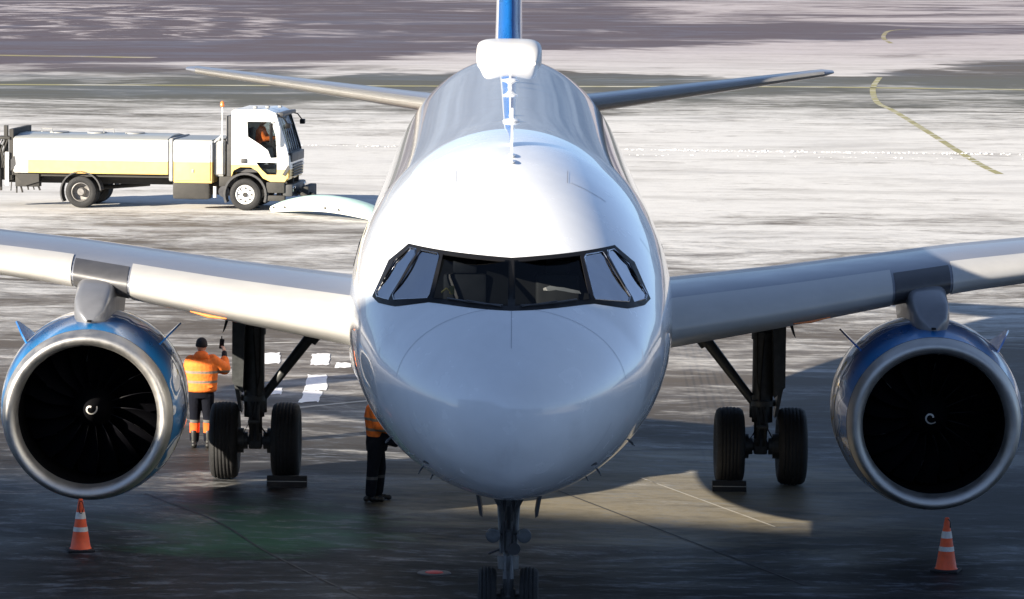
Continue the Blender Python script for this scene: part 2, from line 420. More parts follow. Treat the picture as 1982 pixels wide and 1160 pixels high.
def ribbon(pts, wd, z, step=None):
    P = [Vector((a, b, z)) for a, b in pts]
    # smooth path
    Q = []
    for i in range(len(P)-1):
        p0, p1, p2, p3 = P[max(i-1, 0)], P[i], P[i+1], P[min(i+2, len(P)-1)]
        for k in range(8):
            u = k/8; Q.append(.5*((2*p1)+(p2-p0)*u+(2*p0-5*p1+4*p2-p3)*u*u+(3*p1-p0-3*p2+p3)*u**3))
    Q.append(P[-1]); bm = bmesh.new(); L = []; R = []
    for i, q in enumerate(Q):
        d = (Q[min(i+1, len(Q)-1)]-Q[max(i-1, 0)]).normalized(); n = Vector((-d.y, d.x, 0))*wd/2
        L.append(bm.verts.new(q+n)); R.append(bm.verts.new(q-n))
    for i in range(len(Q)-1): bm.faces.new((L[i], R[i], R[i+1], L[i+1]))
    return bm
def worn(name, col, cover, under=(.1, .095, .08), snow=(.7, .68, .66)):
    def bld(t, co):
        n = t.noise(co, (.5, 1.2, 1), 6, .7, scale=1.0)
        c = t.mix(t.ss(n, cover, cover+.14), col, under)
        n2 = t.noise(co, (.3, 1.6, 1), 5, .65, scale=.8)
        return t.mix(t.ss(n2, .50, .66), c, snow)
    return mat(name, 0, .7, build=bld, var=.1)
M_['yline'] = worn('worn_yellow_line', (.30, .27, .11), .54)
M_['yline2'] = worn('worn_yellow_line_far', (.28, .24, .09), .50, (.14, .11, .11), (.5, .45, .47))
M_['wline'] = worn('worn_white_line', (.42, .40, .36), .50, (.09, .08, .07), (.4, .4, .38))
M_['joint'] = mat('joint_sealant', (.018, .018, .02), .6, var=.4, nscale=2)
M_['clodsnow'] = mat('crumbly_snow', (.66, .655, .64), .85, 0, 0, .1, 8)
M_['patchsnow'] = mat('packed_snow', (.86, .86, .86), .8, 0, 0, .08, 8, .5, 12)
for nm, pts, wd, mt in (
    ('taxiway_line', [(18.45, 160.6), (17.41, 152.0), (16.67, 144.2), (16.05, 134.7), (16.11, 128.2), (15.94, 112), (15.8, 101.8), (15.73, 93.3), (15.81, 89)], .27, 'yline'),
    ('taxiway_line', [(-30, 147.2), (0, 148.6), (12.6, 149.8), (19, 149.0), (30, 147.1)], 1.1, 'yline'),
    ('taxiway_line', [(27.4, 237), (25.6, 232.7), (24.44, 224.2), (23.76, 216.4), (23.49, 209)], .28, 'yline2'),
    ('taxiway_line', [(-30, 183), (-26, 182.4), (-22.2, 181.4), (-19, 180.6)], 1.6, 'yline2'),
    ('painted_line', [(2.03, 18.28), (2.79, 16.17), (3.75, 13.49)], .035, 'wline'),
    ('painted_line', [(-8, 35.6), (-6.07, 36.28), (-3.87, 37.04)], .22, 'wline'),
    ('painted_line', [(-3.8, 26.2), (-3.21, 26.82), (-2.0, 27.9)], .14, 'wline'),
    ('pavement_joint', [(-5.33, 16.04), (-4.08, 13.35), (-3.2, 10.65), (-1.83, 7.13)], .035, 'joint'),
    ('pavement_joint', [(-1.0, 21.6), (1.2, 15.6), (3.8, 8.6)], .03, 'joint'),
    ('pavement_joint', [(-9, 19.2), (-4, 20.2), (8, 22.6)], .03, 'joint')):
    o = bm_obj(nm, ribbon(pts, wd, .005), mt); struct(o)
def patch_bm(c, n=26):
    bm = bmesh.new(); vs = []
    k = len(c)
    for i in range(k):
        a = Vector(c[i]); b2 = Vector(c[(i+1) % k])
        for j in range(n//k):
            p = a.lerp(b2, j/(n//k)); p += Vector((random.uniform(-.02, .02), random.uniform(-.12, .12))); vs.append(bm.verts.new((p.x, p.y, .008)))
    f = bm.faces.new(vs); ext = bmesh.ops.inset_region(bm, faces=[f], thickness=.03, depth=.012)
    return bm
for q in ([(-4.68, 35.01), (-4.35, 35.04), (-4.26, 33.18), (-4.59, 33.15)], [(-3.73, 34.91), (-3.39, 34.94), (-3.32, 33.0), (-3.66, 32.98)],
          [(-3.65, 31.37), (-3.3, 31.4), (-3.2, 29.0), (-3.58, 29.0)], [(-3.60, 28.95), (-3.26, 28.9), (-3.26, 27.26), (-3.60, 27.23)], [(-4.24, 29.23), (-4.0, 29.25), (-3.97, 28.32), (-4.2, 28.3)],
          [(-3.2, 33.4), (-2.9, 33.3), (-2.9, 32.6), (-3.2, 32.5)]):
    struct(bm_obj('packed_snow_patch', patch_bm(q), 'patchsnow'))
# crumbly snow ridge left by a plough
bm = bmesh.new()
def ridge(x0, x1, y0, y1, n):
    for i in range(n):
        u = random.random(); x = x0+(x1-x0)*u; y = y0+(y1-y0)*u+random.gauss(0, .22)
        r = abs(random.gauss(0, .018))+.009
        q = bmesh.ops.create_icosphere(bm, subdivisions=1, radius=r)
        for v in q['verts']: v.co = Vector((v.co.x*random.uniform(.8, 1.6)+x, v.co.y+y, v.co.z*.7+r*.3))
ridge(4.2, 19, 100.5, 99.0, 300); ridge(-8.5, -3.5, 101.8, 101.6, 60); ridge(3.6, 18, 97.6, 96.6, 40)
o = bm_obj('snow_clods', bm, 'clodsnow'); o['kind'] = 'stuff'
# recessed apron light in the foreground
o = tag(empty('apron_light', (-.95, 9.12, 0)), 'small round flush light with red centre set in the dark foreground apron', 'ground light')
bm = bmesh.new(); lathe(bm, [(.004, .22), (.016, .21), (.018, .13), (.012, .125)], 32, 'Z', cap=True); bm_obj('ring', bm, 'dgrey', o)
bm = bmesh.new(); lathe(bm, [(.014, .12), (.022, .11), (.026, .05)], 24, 'Z', cap=True); bm_obj('lens', bm, 'red', o)

# ================================================================ FUSELAGE SHAPE
TAB = [(0,0,-.60,-.60,-.60),(.05,.26,-.38,-.83,-.60),(.15,.45,-.22,-1.00,-.59),(.3,.64,-.08,-1.15,-.57),(.6,.90,.13,-1.36,-.53),(1.0,1.14,.33,-1.54,-.48),
(1.5,1.36,.50,-1.70,-.42),(1.75,1.45,.58,-1.76,-.39),(2.0,1.53,.74,-1.81,-.36),(2.5,1.65,1.04,-1.89,-.31),(3.0,1.75,1.28,-1.95,-.25),(3.5,1.82,1.48,-1.99,-.2),(4.0,1.87,1.64,-2.02,-.15),
(5.0,1.93,1.87,-2.06,-.07),(6.0,1.96,2.0,-2.07,-.02),(7.5,1.975,2.07,-2.07,0),(15,1.975,2.09,-2.07,0),(24,1.97,2.13,-2.03,.03),(26,1.95,2.14,-1.95,.06),(28,1.87,2.13,-1.62,.2),(30,1.70,2.09,-1.2,.4),(32,1.42,1.97,-.72,.62),(34,1.06,1.86,-.22,.82),(36,.62,1.68,.35,1.02),(37.4,.25,1.45,.85,1.15)]
A = np.array(TAB)
def pchip(x, y):
    h = np.diff(x); d = np.diff(y)/h; m = np.zeros(len(x))
    for i in range(1, len(x)-1):
        if d[i-1]*d[i] > 0:
            w1 = 2*h[i]+h[i-1]; w2 = h[i]+2*h[i-1]; m[i] = (w1+w2)/(w1/d[i-1]+w2/d[i])
    m[0] = d[0]; m[-1] = d[-1]
    def f(q):
        q = min(max(q, x[0]), x[-1]); i = int(min(max(np.searchsorted(x, q, side='right')-1, 0), len(x)-2)); t = (q-x[i])/h[i]
        return (2*t**3-3*t**2+1)*y[i]+(t**3-2*t**2+t)*h[i]*m[i]+(-2*t**3+3*t**2)*y[i+1]+(t**3-t**2)*h[i]*m[i+1]
    return f
SQ = np.sqrt(A[:, 0]); FF = [pchip(SQ, A[:, k]) for k in range(1, 5)]; ZC0 = 3.83
def sec(Y): s = math.sqrt(Y); return [float(f(s)) for f in FF]
def fpt(Y, th, off=0.0):
    w, zt, zb, zc = sec(Y); c, s = math.cos(th), math.sin(th)
    if s < 0:
        k = min(max((7.5-Y)/4.5, 0), 1); c = math.copysign(abs(c)**(1+.16*k), c)
    p = Vector((w*c, Y, ZC0+zc+((zt-zc)*s if s > 0 else (zc-zb)*s)))
    if off:
        e = 1e-3; a = fpt(Y, th+e)-fpt(Y, th-e); b = fpt(Y+e, th)-fpt(max(Y-e, 0), th); n = a.cross(b).normalized()
        ctr = Vector((0, Y, ZC0+zc))
        if n.dot(p-ctr) < 0: n = -n
        p = p+n*off
    return p
def ysurf(x, z, off=0.0):        # front surface depth for given x, z on the upper nose
    lo, hi = .001, 7.4
    for _ in range(40):
        mid = (lo+hi)/2; w, zt, zb, zc = sec(mid); zz = z-ZC0-zc
        g = (x/w)**2+(zz/((zt-zc) if zz > 0 else (zc-zb)))**2
        if g > 1: lo = mid
        else: hi = mid
    return hi-off
# windshield outline and panes in (x, z), symmetric
HALF_OUT = [(0, 4.72), (.6, 4.755), (1.17, 4.79), (1.40, 4.60), (1.575, 4.225), (1.50, 4.185), (1.30, 4.19), (1.1, 4.235), (.92, 4.27), (.55, 4.262), (.28, 4.255), (0, 4.25)]
OUT = HALF_OUT + [(-x, z) for x, z in HALF_OUT[-2:0:-1]]
PANES = {'ws': [(.035, 4.69), (.775, 4.738), (.87, 4.305), (.04, 4.275)],
         'fw': [(.835, 4.74), (1.03, 4.757), (1.065, 4.72), (1.335, 4.285), (1.32, 4.235), (.935, 4.30), (.915, 4.34), (.815, 4.71)],
         'aft': [(1.095, 4.755), (1.165, 4.765), (1.345, 4.61), (1.535, 4.27), (1.52, 4.225), (1.385, 4.225), (1.36, 4.28), (1.09, 4.71)]}
def inpoly(p, poly):
    x, y = p; c = False
    for i in range(len(poly)):
        x1, y1 = poly[i]; x2, y2 = poly[i-1]
        if (y1 > y) != (y2 > y) and x < (x2-x1)*(y-y1)/(y2-y1)+x1: c = not c
    return c

AO = Vector((0, 5.07, 0))            # airliner origin: under the nose gear
OFF = (-AO.x, -AO.y, -AO.z)
plane = tag(empty('airliner', AO), 'white twin engine airliner seen nose on, with blue engine cowls and a blue fin', 'airliner')

def build_fuselage():
    ys = [0.0] + [ (i*.045)**2 for i in range(1, 26)]          # to ~1.27
    y = ys[-1]
    while y < 3.6: y += .034; ys.append(y)
    while y < 7.6: y += .12; ys.append(y)
    while y < 25: y += .6; ys.append(y)
    while y < 37.3: y += .3; ys.append(min(y, 37.4))
    n = 400
    bm = bmesh.new(); tip = bm.verts.new(fpt(0, 0)); prev = None
    SH = [(x*.978, 4.5+(z-4.5)*.95) for x, z in OUT]
    rows = []
    for Y in ys[1:]:
        rows.append([bm.verts.new(fpt(Y, 2*PI*k/n)) for k in range(n)])
    for k in range(n): bm.faces.new((tip, rows[0][k], rows[0][(k+1) % n]))
    for a, b, Y in zip(rows[:-1], rows[1:], ys[1:]):
        for k in range(n):
            q = (a[k], a[(k+1) % n], b[(k+1) % n], b[k])
            cx = sum(v.co.x for v in q)/4; cz = sum(v.co.z for v in q)/4
            if Y < 3.6 and inpoly((cx, cz), SH): continue
            bm.faces.new(q)
    bm.faces.new(rows[-1])
    return bm_obj('fuselage', build_or(bm), 'fus', plane, off=OFF, sharp=60)
def build_or(bm): return bm
fus = build_fuselage()

def lift_frame(off):
    return lambda a, b: Vector((a, ysurf(a, b), b)) + nrm(a, b)*off
def nrm(a, b):
    e = .004; p = Vector((a, ysurf(a, b), b)); px = Vector((a+e, ysurf(a+e, b), b)); pz = Vector((a, ysurf(a, b+e), b+e))
    n = (px-p).cross(pz-p).normalized()
    return n if n.y < 0 else -n
holes = [h for h in PANES.values()] + [[(-x, z) for x, z in h] for h in PANES.values()]
OUTG = [(x*1.006, 4.5+(z-4.5)*1.045) for x, z in OUT]
v, f = plate(OUTG, holes, .04, lift_frame(.007))
v = [p-AO for p in v]
frame = plate_obj('windshield_frame', (v, f), 'black', plane, .012)
# panes: flat polygons in the plane of their corners
for key, h in PANES.items():
    for s in (1, -1):
        P = [Vector((s*a, ysurf(s*a, b), b)) for a, b in h]
        c = sum(P, Vector())/len(P); n = Vector()
        for i in range(len(P)): n += (P[i]-c).cross(P[(i+1) % len(P)]-c)
        n.normalize(); n = n if n.y < 0 else -n
        push = .006 if key == 'ws' else .004
        P = [p - n*((p-c).dot(n)) - n*push for p in P]
        bm = bmesh.new(); bm.faces.new([bm.verts.new(p-AO+(p-c).normalized()*.018) for p in P])
        bm_obj('window_pane', bm, 'glass' if key == 'ws' else 'glass2', frame)
        if key != 'ws':      # bright metal bezel round the side panes
            bm = bmesh.new(); tube(bm, [p-AO+n*.012 for p in P]+[P[0]-AO+n*.012, P[1]-AO+n*.012], .0065, 5)
            bm_obj('pane_bezel', bm, 'chrome', frame)
# cockpit inside
bm = bmesh.new()
def cockpit_shell():
    rings = []
    for Y, sw, lo, hi in ((1.4, .80, 3.7, .02), (1.7, .84, 3.5, .03), (2.2, .90, 3.3, .05), (3.1, .92, 3.3, .05), (3.25, .93, 3.3, .05), (3.6, .94, 3.3, .05), (4.3, .94, 3.3, .05)):
        wd, zt, zb, zc = sec(Y); r = []
        for k in range(40):
            th = 2*PI*k/40; p = fpt(Y, th); 
            zz = max(lo, ZC0+zc+(p.z-ZC0-zc)*.96)
            r.append(Vector((p.x*sw, Y, zz if Y > 3.2 else min(zz, 3.96))))
        rings.append(r)
    vs = loft(bm, rings, cap=False); bm.faces.new(vs[-1])
cockpit_shell(); bm_obj('cockpit_lining', bm, 'inter', plane, off=OFF)
bm = bmesh.new(); box(bm, (0, 2.30, 4.06), (1.7, .5, .25), bev=.05); bm_obj('glareshield', bm, 'inter', plane, off=OFF)
for s in (-1, 1):
    seat = bmesh.new(); box(seat, (s*.53, 3.15, 4.1), (.5, .14, .75), bev=.05); box(seat, (s*.53, 2.9, 3.75), (.5, .5, .12), bev=.04)
    so_ = bm_obj('pilot_seat', seat, 'plastic', plane, off=OFF)
    hb = bmesh.new(); box(hb, (s*.53, 3.12, 4.56), (.28, .1, .17), bev=.04); bm_obj('headrest', hb, 'dgrey', so_, off=OFF)
# loose white sheets behind the right pane
bm = bmesh.new()
vsn = [(-.21, .0, .06), (-.13, .02, .11), (-.05, .0, .09), (.03, .03, .075), (.11, .0, .05), (.2, .02, .02), (.22, .0, -.03), (.12, -.03, -.01), (.02, -.03, .02), (-.06, -.03, .04), (-.14, -.03, .02), (-.2, -.03, .03)]
bm.faces.new([bm.verts.new(p) for p in vsn]); bmesh.ops.triangulate(bm, faces=bm.faces[:]); bmesh.ops.solidify(bm, geom=bm.faces[:], thickness=.006)
bmesh.ops.scale(bm, verts=bm.verts, vec=(1.0, 1, .62))
tag(bm_obj('paper_sheet', bm, 'paper', None, (.56, 2.16, 4.36)), 'crumpled white papers lying behind the right windshield pane', 'papers')
bm = bmesh.new(); tube(bm, [(-.09, 0, -.03), (-.03, 0, .02), (.0, 0, .0)], .012, 6); box(bm, (.03, 0, .0), (.06, .04, .1), bev=.015)
tag(bm_obj('document_pouch', bm, 'yellow', None, (-.7, 2.28, 4.36)), 'small dull yellow pouch behind the left windshield pane', 'pouch')

# seams (thin sealant lines) on the skin
def skin_path(fn, n, wd=.006, off=.0035, name='panel_seam', mt='seam', rz=None):
    bm = bmesh.new(); pts = [fn(i/n) for i in range(n+1)]
    P = [fpt(y, th, off) for y, th in pts]; L = []; R = []
    for i, p in enumerate(P):
        d = (P[min(i+1, n)]-P[max(i-1, 0)]).normalized(); q = fpt(pts[i][0], pts[i][1], off+.05); nn = (q-p).normalized(); t = d.cross(nn)*wd/2
        L.append(bm.verts.new(p+t)); R.append(bm.verts.new(p-t))
    for i in range(n): bm.faces.new((L[i], R[i], R[i+1], L[i+1]))
    return bm_obj(name, bm, mt, plane, off=OFF)
skin_path(lambda u: (1.28+.0*u, .12+u*(PI-.24)), 90, .006)                       # radome ring, upper
skin_path(lambda u: (1.05, -.3-u*(PI-.6)), 80, .006)
skin_path(lambda u: (.5+u*.75, PI/2), 20, .005)
for s in (0, 1):
    T = (lambda a: a) if s == 0 else (lambda a: PI-a)
    skin_path(lambda u: (4.35+.8*0, T(.95+u*.25)), 14, .012)                       # crown hatch edges
    skin_path(lambda u: (4.3+u*.5, T(1.22)), 10, .008)
    skin_path(lambda u: (4.2, T(-.35+u*1.0)), 30, .010)                            # door edges
    skin_path(lambda u: (5.05, T(-.35+u*1.0)), 30, .010)
    skin_path(lambda u: (2.5+u*2.2, T(-.42)), 20, .006)
    skin_path(lambda u: (1.2+u*2.0, T(-1.02)), 20, .008)
    # static ports and pitot probes
    for (Y, th, l) in ((2.35, -.86, .10), (2.9, -.62, .10), (3.6, -1.02, .12), (3.9, -.7, .12)):
        p = fpt(Y, T(th), 0); q = fpt(Y, T(th), .09); bm = bmesh.new()
        n = (q-p).normalized()
        tube(bm, [p-n*.02, p+n*.05, p+n*.065+Vector((0, -.05, 0)), p+n*.07+Vector((0, -.13, 0))], [.014, .011, .009, .006], 8)
        bm_obj('pitot_probe', bm, 'dgrey', plane, off=OFF)
    for (Y, th) in ((1.55, -.78),):
        bm = bmesh.new(); p = fpt(Y, T(th), .004); box(bm, p, (.075, .05, .022), Matrix.Rotation((.3 if s else -.3), 3, 'Y'), .006); bm_obj('static_port', bm, 'plastic', plane, off=OFF)
    for (Y, th) in ((2.1, -.32), (2.35, -.47)):
        # stencilled marks, light grey
        skin_path(lambda u: (Y, T(th+u*.035)), 4, .03, .004, 'stencil_mark', 'seam')
    skin_path(lambda u: (1.8+u*.35, T(-.70)), 6, .012, .004, 'stencil_mark', 'white')

# windshield wipers parked along the base
for s in (-1, 1):
    bm = bmesh.new(); P = [Vector((s*a, ysurf(a, b), b))+nrm(a, b)*.022 for a, b in ((.10, 4.27), (.30, 4.275), (.50, 4.285), (.72, 4.30))]
    P = [Vector((p.x, p.y, p.z)) for p in P]; tube(bm, P, .009, 6); tube(bm, [P[0]+Vector((s*.02, -.02, -.01)), P[2]+Vector((0, -.015, .015))], .007, 6)
    bm_obj('wiper', bm, 'dgrey', frame, off=OFF)
# crown antennas
def blade_ant(Y, h, ch, th=.02, name='blade_antenna'):
    z = ZC0+sec(Y)[1]
    bm = bmesh.new(); prism(bm, [(Y, z-.03), (Y+ch, z-.03), (Y+ch*.95, z+h), (Y+ch*.45, z+h)], -th, th, 'X'); bm_obj(name, bm, 'white', plane, off=OFF)
blade_ant(5.55, .46, .30, .012); blade_ant(19.3, .50, .40, .014)
for Y, sx, sz in ((5.05, .045, .022), (4.75, .045, .022), (8.9, .115, .035), (10.3, .03, .05)):
    bm = bmesh.new(); z = ZC0+sec(Y)[1]; ell(bm, (0, Y, z+.01), (sx, .16, sz)); bm_obj('antenna_fairing', bm, 'white', plane, off=OFF)
bm = bmesh.new(); z = ZC0+sec(17.9)[1]
lathe(bm, [(z-.02, .035), (z+.05, .03), (z+.08, .07), (z+.10, .13), (z+.125, .12), (z+.14, .05)], 20, 'Z', (0, 17.9, 0), cap=True); bm_obj('beacon_light', bm, 'white', plane, off=OFF)
# satellite dome
bm = bmesh.new(); rings = []
def rrect(Y, wx, z0, z1, e=.35):
    r = []
    for k in range(40):
        th = 2*PI*k/40; c, q = math.cos(th), math.sin(th)
        r.append((math.copysign(abs(c)**e, c)*wx, Y, (z0+z1)/2+math.copysign(abs(q)**e, q)*(z1-z0)/2))
    return r
for Y, wx, h in ((27.3, .46, .03), (27.4, .51, .12), (27.55, .545, .22), (27.75, .565, .29), (28.1, .57, .335), (28.9, .57, .345), (29.8, .54, .30), (30.6, .44, .16), (31.2, .2, .0)):
    z0 = ZC0+sec(Y)[1]; rings.append(rrect(Y, wx, z0-.2, z0+h, .48))
loft(bm, rings); bm_obj('antenna_dome', bm, 'domew', plane, off=OFF, sharp=50)

# belly and root fairing
bm = bmesh.new(); rings = []
for i in range(25):
    u = i/24; Y = 9.6+u*11.2; s = math.sin(PI*u)**.5 if 0 < u < 1 else 0
    r = []
    for k in range(48):
        th = 2*PI*k/48; c, sn = math.cos(th), math.sin(th)
        r.append((math.copysign(abs(c)**.75, c)*(1.75+.52*s), Y, 2.55+(.75*s+.3)*math.copysign(abs(sn)**.9, sn)*(1.0 if sn < 0 else 1.15)))
    rings.append(r)
loft(bm, rings); bm_obj('belly_fairing', bm, 'fus', plane, off=OFF, sharp=60)
# passenger windows
for i in range(26):
    Y = 7.6+i*.53
    for s in (-1, 1):
        bm = bmesh.new()
        lathe(bm, [(-.012, .0), (-.012, .11), (.006, .115), (.006, .0)], 14, 'X')
        o = bm_obj('cabin_window', bm, 'black', plane); o.scale = (1, .95, 1.45)
        w_, zt, zb, zc = sec(Y); z = 4.30; x = w_*math.sqrt(max(0, 1-((z-ZC0-zc)/(zt-zc))**2)); o.location = Vector((s*x, Y, z))-AO; o.rotation_euler = (0, -s*.24, 0)

# ================================================================ WINGS
def foil(n=22, x0=0.0, x1=1.0, camber=.02):
    """returns points of closed loop between x0 and x1 (upper back to front to lower back)"""
    def th(x): return 5*(.2969*math.sqrt(x)-.126*x-.3516*x*x+.2843*x**3-.1036*x**4)
    xs = [x0+(x1-x0)*(1-math.cos(PI*i/n))/2 for i in range(n+1)]
    up = [(x, th(x), camber*4*x*(1-x)) for x in reversed(xs)]; lo = [(x, -th(x), camber*4*x*(1-x)) for x in xs[1:]]
    return up+lo
WST = [(1.1, 11.0, 7.7, .118, 2.80), (2.0, 11.5, 7.15, .124, 2.84), (3.9, 12.45, 6.3, .118, 3.08), (6.35, 13.75, 5.2, .110, 3.42), (9.5, 15.4, 4.1, .108, 3.70), (13.0, 17.25, 2.95, .106, 4.03), (16.6, 19.15, 1.75, .10, 4.38)]
def wst(X):
    for a, b in zip(WST[:-1], WST[1:]):
        if a[0] <= X <= b[0]:
            u = (X-a[0])/(b[0]-a[0]); return [X]+[a[i]*(1-u)+b[i]*u for i in range(1, 5)]
def wring(X, s, pts, grow=0.0):
    X, le, ch, tc, z = wst(X); tw = math.radians(2.6-.2*X); r = []
    for x, t, cm in pts:
        yy = x*ch; zz = (t*tc+cm)*ch
        if grow: 
            zz += math.copysign(grow, t) if x > .004 else 0; yy -= grow*(1-min(1, x*8))
        r.append(Vector((s*X, le+yy*math.cos(tw), z-(yy-.35*ch)*math.sin(tw)+zz)))
    return r
for s in (-1, 1):
    bm = bmesh.new(); loft(bm, [wring(X, s, foil()) for X in (1.1, 2.0, 2.9, 3.9, 5.1, 6.35, 7.9, 9.5, 11.2, 13.0, 14.8, 16.6)])
    # upturned tip
    tip = wring(16.6, s, foil()); rings = [tip]
    for u in (.25, .5, .75, 1.0):
        rings.append([Vector((p.x+s*(.75*u), 19.15+(p.y-19.15)*(1-.6*u)+1.1*u, 4.4+(p.z-4.4)*(1-.5*u)+2.3*u**1.6)) for p in tip])
    loft(bm, rings)
    wing = bm_obj('wing', bm, 'wing', plane, off=OFF, sharp=60)
    # slats with gaps: upper to 14% chord, lower to 5%
    for (xa, xb) in ((2.12, 5.30), (6.18, 9.3), (9.34, 12.6), (12.64, 16.0)):
        pts = [(x, 5*(.2969*math.sqrt(x)-.126*x-.3516*x*x+.2843*x**3-.1036*x**4), .08*x*(1-x)) for x in (.095, .075, .05, .03, .015, .006, .001)]
        pts += [(0, 0, 0)] + [(x, -5*(.2969*math.sqrt(x)-.126*x), .08*x*(1-x)) for x in (.001, .006, .015, .03, .05, .07)]
        nseg = 8; bm = bmesh.new()
        outer = [wring(xa+(xb-xa)*i/nseg, s, pts, .012) for i in range(nseg+1)]
        loft(bm, outer, closed=False, cap=False)
        bmesh.ops.recalc_face_normals(bm, faces=bm.faces); bmesh.ops.solidify(bm, geom=bm.faces[:], thickness=.010)
        bm_obj('slat', bm, 'slat', wing, off=OFF, sharp=50)
    bm = bmesh.new(); pts = [(x, 5*(.2969*math.sqrt(x)-.126*x-.3516*x*x+.2843*x**3), .08*x*(1-x)) for x in (.07, .045, .025, .01, .003)]+[(0, 0, 0)]+[(x, -5*(.2969*math.sqrt(x)-.126*x), .08*x*(1-x)) for x in (.003, .01, .025, .05, .07)]
    loft(bm, [wring(5.34+.8*i/4, s, pts, .004) for i in range(5)], closed=False, cap=False); bmesh.ops.recalc_face_normals(bm, faces=bm.faces); bmesh.ops.solidify(bm, geom=bm.faces[:], thickness=.004)
    bm_obj('slat_gap_panel', bm, 'dgrey', wing, off=OFF, sharp=50)
    # flap hinge fairings
    for X in (4.6, 8.2, 11.4):
        _, le, ch, tc, z = wst(X); bm = bmesh.new()
        tube(bm, [(s*X, le+ch*.55, z-.22), (s*X, le+ch*.7, z-.40), (s*X, le+ch*.95, z-.42), (s*X, le+ch*1.12, z-.30)], [.03, .14, .13, .02], 12)
        bm_obj('flap_fairing', bm, 'wing', wing, off=OFF)
    # orange strip under the leading edge
    bm = bmesh.new(); a = wst(4.3)
    tube(bm, [(s*3.90, 12.60, 2.955), (s*4.15, 12.70, 2.975), (s*4.42, 12.82, 3.03)], [.008, .026 if s < 0 else .018, .008], 8)
    bm_obj('orange_strip', bm, 'orange_gloss', wing, off=OFF)
    bm = bmesh.new(); box(bm, (s*2.08, 11.62, 2.93), (.05, .06, .13), bev=.01); bm_obj('root_marking', bm, 'red' if s < 0 else 'dgrey', wing, off=OFF)
    bm = bmesh.new(); box(bm, (s*5.36, 13.9, 3.14), (.04, .3, .06), Matrix.Rotation(.6, 3, 'Y'), .01); bm_obj('pylon_marking', bm, 'orange_gloss', wing, off=OFF)

# ================================================================ TAIL
for s in (-1, 1):
    bm = bmesh.new(); rings = []
    for X, le, ch, tc, z in ((.6, 31.55, 3.9, .10, 4.86), (1.7, 32.25, 3.3, .10, 4.97), (6.0, 34.95, 1.55, .09, 5.44), (6.2, 35.2, 1.1, .05, 5.46)):
        rings.append([Vector((s*X, le+x*ch, z+t*tc*ch)) for x, t, cm in foil(16)])
    loft(bm, rings); st = bm_obj('stabilizer', bm, 'wing', plane, off=OFF, sharp=60)
    bm = bmesh.new(); rings = []
    for X, le, ch, tc, z in ((1.5, 32.12, 3.4, .10, 4.95), (6.0, 34.95, 1.55, .09, 5.44)):
        pts = [(x, 5*.2969*math.sqrt(x)-.6*x, 0) for x in (.06, .04, .02, .008)]+[(0, 0, 0)]+[(x, -5*.2969*math.sqrt(x)+.6*x, 0) for x in (.008, .02, .04)]
        rings.append([Vector((s*X, le+x*ch-.008, z+t*(tc*ch+.02))) for x, t, cm in pts])
    loft(bm, rings, closed=False, cap=False); bmesh.ops.solidify(bm, geom=bm.faces[:], thickness=.006)
    bm_obj('leading_edge', bm, 'slat', st, off=OFF)
bm = bmesh.new(); rings = []
for z, le, ch, th in ((5.2, 27.6, 8.4, .5), (5.75, 28.7, 7.3, .5), (6.15, 29.6, 6.3, .5), (6.6, 30.2, 5.6, .48), (9.0, 32.0, 4.2, .38), (11.6, 34.2, 2.6, .22), (11.75, 34.5, 2.1, .1)):
    rings.append([Vector((t*2*th*.5, le+x*ch, z)) for x, t, cm in foil(18)])
loft(bm, rings); fin = bm_obj('tail_fin', bm, 'fin', plane, off=OFF, sharp=60)
bm = bmesh.new(); rings = []
for z, le, ch, th in ((5.75, 28.7, 7.3, .5), (6.15, 29.6, 6.3, .5), (6.6, 30.2, 5.6, .48), (9.0, 32.0, 4.2, .38), (11.6, 34.2, 2.6, .22)):
    pts = [(x, 5*.2969*math.sqrt(x)-.6*x) for x in (.09, .06, .035, .025, .015, .006, .002)]; pts = pts+[(0, 0)]+[(x, -t) for x, t in reversed(pts)]
    rings.append([Vector((t*(th+.01), le+x*ch-.02, z)) for x, t in pts])
loft(bm, rings, closed=False, cap=False); bmesh.ops.solidify(bm, geom=bm.faces[:], thickness=.006)
bm_obj('fin_leading_edge', bm, 'blue', fin, off=OFF)

# ================================================================ ENGINES  (local origin: centre of inlet plane)
ENG_Z = 1.635
bm = bmesh.new()
lathe(bm, [(.24, 1.178), (.5, 1.235), (.8, 1.272), (1.2, 1.298), (1.7, 1.29), (2.2, 1.25), (2.8, 1.15), (3.3, 1.02), (3.3, .99), (2.8, 1.05)], 96)
bmesh.ops.translate(bm, verts=[v for v in bm.verts], vec=(0, 0, 0))
for v in bm.verts:       # slightly flattened flanks, drooped lip
    u = min(1, max(0, v.co.y/1.2)); v.co.z += .05*u
nac_me = None
lip = bmesh.new()
lathe(lip, [(.26, .965), (.16, .968), (.08, .985), (.03, 1.015), (.006, 1.05), (0, 1.08), (.008, 1.11), (.035, 1.128), (.10, 1.151), (.18, 1.170), (.245, 1.181)], 96)
for v in lip.verts:
    u = min(1, max(0, v.co.y/1.2)); v.co.z += .05*u
duct = bmesh.new(); lathe(duct, [(.25, .964), (.6, .985), (.95, 1.0), (1.6, 1.0), (1.6, .2)], 72)
sp = bmesh.new(); lathe(sp, [(.60, .004), (.615, .04), (.66, .10), (.74, .17), (.86, .24), (1.0, .29), (1.15, .31)], 40, cap=True)
